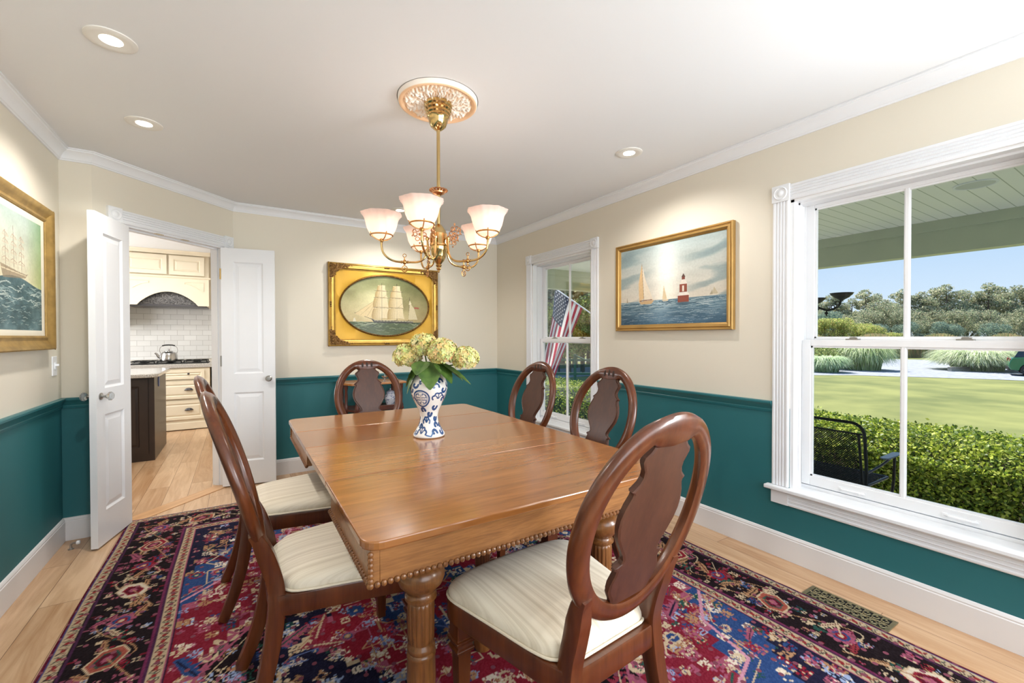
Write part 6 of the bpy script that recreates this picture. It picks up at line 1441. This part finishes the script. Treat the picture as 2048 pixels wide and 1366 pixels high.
# trees
def puff_samp(puffs, shell=0.75):
    c = np.array([p[:3] for p in puffs]); r = np.array([p[3:6] for p in puffs]); w = (r.prod(1))**(2/3); w /= w.sum()
    def s(q, n):
        i = q.choice(len(c), size=n, p=w); d = q.randn(n, 3); d /= np.linalg.norm(d, axis=1, keepdims=True); rad = (shell+(1-shell)*q.rand(n))[:, None]; return c[i]+d*r[i]*rad
    return s
def tree(kind, h, seed, cols, n, leaf):
    q = random.Random(seed); t = thing('tree', (0, 0, GZ)); mb = MB(); lean = q.uniform(-0.3, 0.3)
    top = h*0.93; mb.tube([(0, 0, 0), (lean*0.3, 0, h*0.4), (lean, 0.1, top)], [h*0.018, h*0.014, h*0.004], 7); puffs = []
    if kind == 'pine':
        for k in range(11):
            z = h*(0.38+0.56*k/11); a = q.uniform(0, 6.28); R = h*(0.20-0.10*abs(k/11-0.35)); x, y = lean*z/h+R*math.cos(a)*0.7, R*math.sin(a)*0.7; puffs.append((x, y, z, R*0.75, R*0.75, R*0.38))
            mb.tube([(lean*z/h, 0, z-h*0.04), (x, y, z)], [h*0.006, h*0.003], 5)
        puffs.append((lean, 0.1, h*0.94, h*0.09, h*0.09, h*0.07))
    else:
        for k in range(12):
            a = q.uniform(0, 6.28); R = h*0.30*q.random()**0.5; z = h*(0.30+0.55*q.random()); r = h*q.uniform(0.13, 0.2); puffs.append((R*math.cos(a), R*math.sin(a), z, r, r, r*0.8))
            mb.tube([(0, 0, h*0.25), (R*math.cos(a), R*math.sin(a), z)], [h*0.009, h*0.003], 5)
        puffs.append((0, 0, h*0.85, h*0.16, h*0.16, h*0.13))
    mb.build('trunk', M['bark'], t); leaves('crown', M['folfar'], n, puff_samp(puffs, 0.55), leaf, cols, t, seed, up=0.6); return t
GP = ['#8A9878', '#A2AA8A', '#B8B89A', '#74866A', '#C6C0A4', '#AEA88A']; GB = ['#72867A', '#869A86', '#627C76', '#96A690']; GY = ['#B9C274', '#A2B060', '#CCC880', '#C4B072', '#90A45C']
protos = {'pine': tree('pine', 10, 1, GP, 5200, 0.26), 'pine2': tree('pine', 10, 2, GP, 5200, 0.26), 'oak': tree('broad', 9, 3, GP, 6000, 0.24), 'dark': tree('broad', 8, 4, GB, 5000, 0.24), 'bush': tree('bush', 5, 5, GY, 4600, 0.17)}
used = set(); q = random.Random(12)
def place(kind, x, y, s, label, group, z=None):
    o = protos[kind] if kind not in used else copy_tree(protos[kind]); used.add(kind); o.location = (x, y, GZ); o.scale = (s, s, s*(z or 1)); o.rotation_euler = (0, 0, q.uniform(0, 6.28)); o.name = 'tree' if kind != 'bush' else 'bush'
    tag(o, label, 'tree' if kind != 'bush' else 'bush', group); return o
def polar(px, dist): a = math.atan((px-1024)/872.55); d_ = dist/math.cos(a); return d_*math.sin(YAW+a), d_*math.cos(YAW+a)
Lp = 'tall grey-green pine standing in the distant treeline'; Gt = 'trees of the distant treeline'
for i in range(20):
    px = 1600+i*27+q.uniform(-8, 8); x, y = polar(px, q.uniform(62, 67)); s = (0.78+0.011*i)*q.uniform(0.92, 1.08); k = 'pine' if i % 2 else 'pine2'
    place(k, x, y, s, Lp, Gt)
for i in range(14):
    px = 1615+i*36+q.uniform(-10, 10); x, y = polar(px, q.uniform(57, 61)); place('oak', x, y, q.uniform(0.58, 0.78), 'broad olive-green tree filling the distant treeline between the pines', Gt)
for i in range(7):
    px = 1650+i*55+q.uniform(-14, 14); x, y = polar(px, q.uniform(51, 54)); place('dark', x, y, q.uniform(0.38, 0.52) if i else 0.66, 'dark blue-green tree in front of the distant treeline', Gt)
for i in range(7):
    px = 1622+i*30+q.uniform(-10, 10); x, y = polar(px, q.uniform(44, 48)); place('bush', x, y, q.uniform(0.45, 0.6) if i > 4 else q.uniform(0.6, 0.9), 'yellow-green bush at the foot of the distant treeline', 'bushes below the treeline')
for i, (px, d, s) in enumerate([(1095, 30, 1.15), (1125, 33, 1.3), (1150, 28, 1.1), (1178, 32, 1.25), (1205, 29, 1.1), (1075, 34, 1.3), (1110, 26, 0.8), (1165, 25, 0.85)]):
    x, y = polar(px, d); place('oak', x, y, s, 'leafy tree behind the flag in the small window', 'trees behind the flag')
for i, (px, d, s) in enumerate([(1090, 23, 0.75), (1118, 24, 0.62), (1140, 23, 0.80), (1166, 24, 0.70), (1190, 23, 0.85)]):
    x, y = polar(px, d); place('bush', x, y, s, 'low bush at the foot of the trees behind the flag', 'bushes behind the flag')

def grass_clump(loc, r, h, n, cols, label, name='ornamental_grass', seed=1, group=None):
    t = thing(name, (loc[0], loc[1], GZ), 0, label, 'ornamental grass', group); q = np.random.RandomState(seed); V = []; C0 = np.array([[int(c[i:i+2], 16)/255 for i in (1, 3, 5)] for c in cols]); Cc = []; F = []
    for k in range(n):
        a = q.rand()*6.28; rb = r*0.6*q.rand()**0.5; L_ = r*(0.5+0.75*q.rand()); hh = h*(0.7+0.5*q.rand()); da = a+q.randn()*0.5; w = 0.014; p = [(rb*math.cos(a), rb*math.sin(a), 0)]
        for f in (0.4, 0.75, 1.0): p.append((p[0][0]+L_*f**1.6*math.cos(da)*0.75, p[0][1]+L_*f**1.6*math.sin(da)*0.75, hh*math.sin(f*(2.15+0.75*((k*7) % 10)/10))))
        sx, sy = -math.sin(da)*w, math.cos(da)*w; b0 = len(V); col = C0[q.randint(len(C0))]*(0.85+0.3*q.rand())
        for j, (x, y, z) in enumerate(p): s = 1-j/4; V += [(x-sx*s, y-sy*s, z), (x+sx*s, y+sy*s, z)]; Cc += [col, col]
        F += [(b0+2*j, b0+2*j+1, b0+2*j+3, b0+2*j+2) for j in range(3)]
    np_mesh('blades', V, F, M['fol'], t, np.array(Cc)); return t
gx, gy = polar(1955, 25.5); grass_clump((gx, gy), 1.75, 1.05, 9000, ['#D2D9B8', '#E6E8CC', '#B4C290', '#9CAE78'], 'large pale fountain grass mound beside the driveway near the green car', seed=3)
gx, gy = polar(1985, 29); grass_clump((gx, gy), 1.8, 1.5, 3000, ['#9BB070', '#B9C49A', '#7A9258'], 'taller green grass clump behind the pale mound by the driveway', seed=4)
gx, gy = polar(1728, 26); grass_clump((gx, gy), 1.3, 1.35, 3600, ['#BCCB90', '#D4DCB4', '#9CB278'], 'green grass clump at the end of the shrub bed on the left of the driveway', seed=5)
gx, gy = polar(1652, 24.5); grass_clump((gx, gy), 0.95, 0.80, 2200, ['#B8CCA0', '#CCDAB6', '#A0BA88'], 'small pale green grass tuft in front of the shrub bed', seed=6)
def shrub(px, d, rx, rz, cols, label, n, seed, leaf=0.10, group=None):
    x, y = polar(px, d); t = thing('shrub', (x, y, GZ), 0, label, 'shrub', group); leaves('foliage', M['folfar'], n, puff_samp([(0, 0, rz*0.5, rx, rx, rz*0.55), (rx*0.4, rx*0.3, rz*0.6, rx*0.6, rx*0.6, rz*0.5), (-rx*0.5, 0, rz*0.55, rx*0.6, rx*0.6, rz*0.45)], 0.6), leaf, cols, t, seed, up=0.5)
    mb = MB(); mb.tube([(0, 0, 0), (0.1, 0, rz*0.6)], 0.05, 6); mb.build('stem', M['bark'], t)
shrub(1640, 27, 1.6, 1.7, ['#8A9A5C', '#A4B070', '#6E8050', '#B8BC80'], 'olive green shrub at the left end of the shrub bed', 4200, 11)
shrub(1683, 27.3, 1.5, 1.65, ['#8A9A5C', '#A4B070', '#6E8050', '#C2BE84'], 'olive green shrub in the middle of the shrub bed, beside the small window muntin', 4200, 12)
shrub(1712, 27, 1.3, 1.65, ['#94A464', '#AEBA7C', '#768852'], 'rounded shrub behind the grass clump at the end of the bed', 3200, 13)
# reeds: an uncounted band
def reeds():
    q = np.random.RandomState(9); n = 30000; px = 1560+q.rand(n)*600; a = np.arctan((px-1024)/872.55); d = (40+q.rand(n)*5)/np.cos(a); a = a+YAW; x, y = d*np.sin(a), d*np.cos(a); h = 1.15+0.75*q.rand(n)+0.4*np.sin(px/21.0); w = 0.06
    dx = q.randn(n)*0.15; dy = q.randn(n)*0.15; tx, ty = np.cos(a)*w, -np.sin(a)*w; z = np.full(n, GZ)
    V = np.stack([np.stack([x-tx, y-ty, z], 1), np.stack([x+tx, y+ty, z], 1), np.stack([x+dx+tx*0.3, y+dy+ty*0.3, z+h], 1), np.stack([x+dx-tx*0.3, y+dy-ty*0.3, z+h], 1)], 1).reshape(-1, 3)
    C0 = np.array([[0.66, 0.62, 0.46], [0.58, 0.60, 0.42], [0.74, 0.66, 0.48], [0.50, 0.55, 0.36], [0.70, 0.60, 0.44]]); cc = np.repeat(C0[q.randint(5, size=n)]*(0.85+0.3*q.rand(n, 1)), 4, 0)
    o = np_mesh('reeds', V, np.arange(4*n).reshape(n, 4), M['folfar'], None, cc); tag(o, 'tan and green reeds along the far edge of the driveway', 'reeds', kind='stuff')
reeds()
x, y = polar(1930, 25); t = thing('timber_edging', (x, y, GZ), math.radians(-18), 'weathered timber edging at the corner of the driveway', 'edging')
mb = MB(); mb.box(-1.2, 1.0, -0.10, 0.10, 0, 0.13); mb.build('lower_timber', mat('weathered_timber', '#A8A398', 0.9, var=0.15, vscale=8), t, bevel=0.01)
mb = MB(); mb.box(-1.2, 0.9, -0.10, 0.10, 0.135, 0.26); mb.build('upper_timber', mat('weathered_timber_top', '#9C968A', 0.9, var=0.15, vscale=8), t, bevel=0.01)
# fence seen through the small window
x, y = polar(1150, 19.0); t = thing('split_rail_fence', (x, y, GZ), -YAW-0.12, 'dark green rail fence behind the hedge in the small window', 'fence')
fg = mat('green_fence_paint', '#2F5648', 0.7, var=0.1)
for k in range(-2, 3): mb = MB(); mb.box(k*1.5-0.06, k*1.5+0.06, -0.06, 0.06, 0, 1.25); mb.build('post', fg, t, bevel=0.01)
for z in (0.35, 0.95): mb = MB(); mb.box(-3.2, 3.2, -0.03, 0.03, z, z+0.10); mb.build('rail', fg, t, bevel=0.008)
mb = MB(); mb.tube([(-0.0, -0.04, 1.20), (1.5, -0.04, 0.55)], 0.035, 6); mb.build('brace', fg, t)

# ------------------------------------------------------------------ car
def car():
    x, y = polar(2013, 22.6); d = Vector((0.22, -0.975, 0)); t = thing('car', (x+d.x*1.95, y+d.y*1.95, GZ+0.012), math.atan2(d.y, d.x), 'small green hatchback with a white roof parked on the gravel driveway', 'car')
    gp = mat('british_green_paint', '#1F6B46', 0.2, 0.1, coat=0.8, var=0.02); bk = mat('black_plastic', '#17181A', 0.5, var=0.05); wh = mat('white_roof_paint', '#EEF0F2', 0.25, coat=0.5, var=0.01); gl = mat('tinted_glass', '#1C2A2E', 0.05, coat=0.3, var=0.02); al = mat('alloy', '#C9CCD0', 0.3, 0.8, var=0.03)
    # side profile (x forward from rear, z up), swept across the width with tumblehome
    body = [(-1.86, 0.30), (-1.92, 0.42), (-1.90, 0.62), (-1.86, 0.78), (-1.80, 0.90), (-1.2, 0.95), (0.6, 0.93), (0.95, 0.90), (1.5, 0.84), (1.78, 0.76), (1.88, 0.60), (1.90, 0.40), (1.86, 0.28)]
    def arch(cx_): return [(cx_+0.36*math.cos(a), 0.27+0.36*math.sin(a)) for a in np.linspace(0.0, PI, 9)]
    P = body+[(1.60, 0.24)]+arch(1.22)[:]+[(0.8, 0.22), (-0.8, 0.22)]+arch(-1.22)+[(-1.62, 0.26)]
    secs = [(-0.84, 0.985, 0.0), (-0.80, 1.0, 0), (0.80, 1.0, 0), (0.84, 0.985, 0)]; vs = []; n = len(P)
    for yy, s, _ in secs: vs += [(px_*s, yy, 0.55+(pz-0.55)*s) for px_, pz in P]
    fs = [(j*n+i, j*n+(i+1) % n, (j+1)*n+(i+1) % n, (j+1)*n+i) for j in range(3) for i in range(n)]+[tuple(reversed(range(n))), tuple(range(3*n, 4*n))]
    mb = MB(); mb.add(vs, fs); mb.build('body', gp, t, bevel=0.02)
    mb = MB(); mb.box(-1.93, -1.70, -0.80, 0.80, 0.26, 0.46); mb.box(1.70, 1.92, -0.80, 0.80, 0.24, 0.42); mb.box(-0.8, 0.8, -0.855, 0.855, 0.20, 0.30); mb.build('bumper_and_sill', bk, t, bevel=0.03)
    cab = [(-1.74, 0.93), (-1.55, 1.30), (0.30, 1.32), (0.92, 0.91)]; vs = []
    for yy, s in ((-0.78, 0), (0.78, 0)): vs += [(px_, yy*(1.0 if pz < 1.1 else 0.80), pz) for px_, pz in cab]
    mb = MB(); mb.add(vs, [(0, 1, 5, 4), (1, 2, 6, 5), (2, 3, 7, 6), (3, 0, 4, 7), (3, 2, 1, 0), (4, 5, 6, 7)]); mb.build('glasshouse', gl, t, bevel=0.02)
    mb = MB(); mb.prism([(-1.66, -0.60), (-1.60, -0.64), (0.28, -0.64), (0.36, -0.58), (0.36, 0.58), (0.28, 0.64), (-1.60, 0.64), (-1.66, 0.60)], 1.30, 1.40); mb.build('roof', wh, t, bevel=0.04)
    for xx in (-1.22, 1.22):
        for s in (-1, 1):
            w = thing('wheel', (0, 0, 0)); w.parent = t
            mb = MB(); mb.lathe([(0.18, s*0.70), (0.29, s*0.69), (0.31, s*0.72), (0.31, s*0.84), (0.29, s*0.865), (0.215, s*0.86)], 32, (xx, 0, 0.31), 'y'); mb.build('tyre', bk, w)
            mb = MB(); mb.lathe([(0.215, s*0.845), (0.205, s*0.86), (0.195, s*0.85)], 32, (xx, 0, 0.31), 'y')
            for k in range(6):
                a = k*PI/3; e = (math.cos(a), math.sin(a)); mb.tube([(xx+0.03*e[0], s*0.862, 0.31+0.03*e[1]), (xx+0.20*e[0], s*0.858, 0.31+0.20*e[1])], [0.022, 0.034], 6)
            mb.ball((xx, s*0.862, 0.31), 0.04, 10, 6, (1, 0.4, 1)); mb.build('alloy_rim', al, w)
    mb = MB()
    for s in (-1, 1): mb.box(-1.885, -1.80, s*0.66-0.07, s*0.66+0.07, 0.66, 0.86)
    mb.build('tail_light', mat('tail_lens', '#A01E22', 0.2, var=0.03), t, bevel=0.02)
    mb = MB()
    for s in (-1, 1): mb.ball((0.72, s*0.90, 0.98), 0.09, 10, 8, (0.7, 0.6, 0.8))
    mb.build('wing_mirror', wh, t)
car()
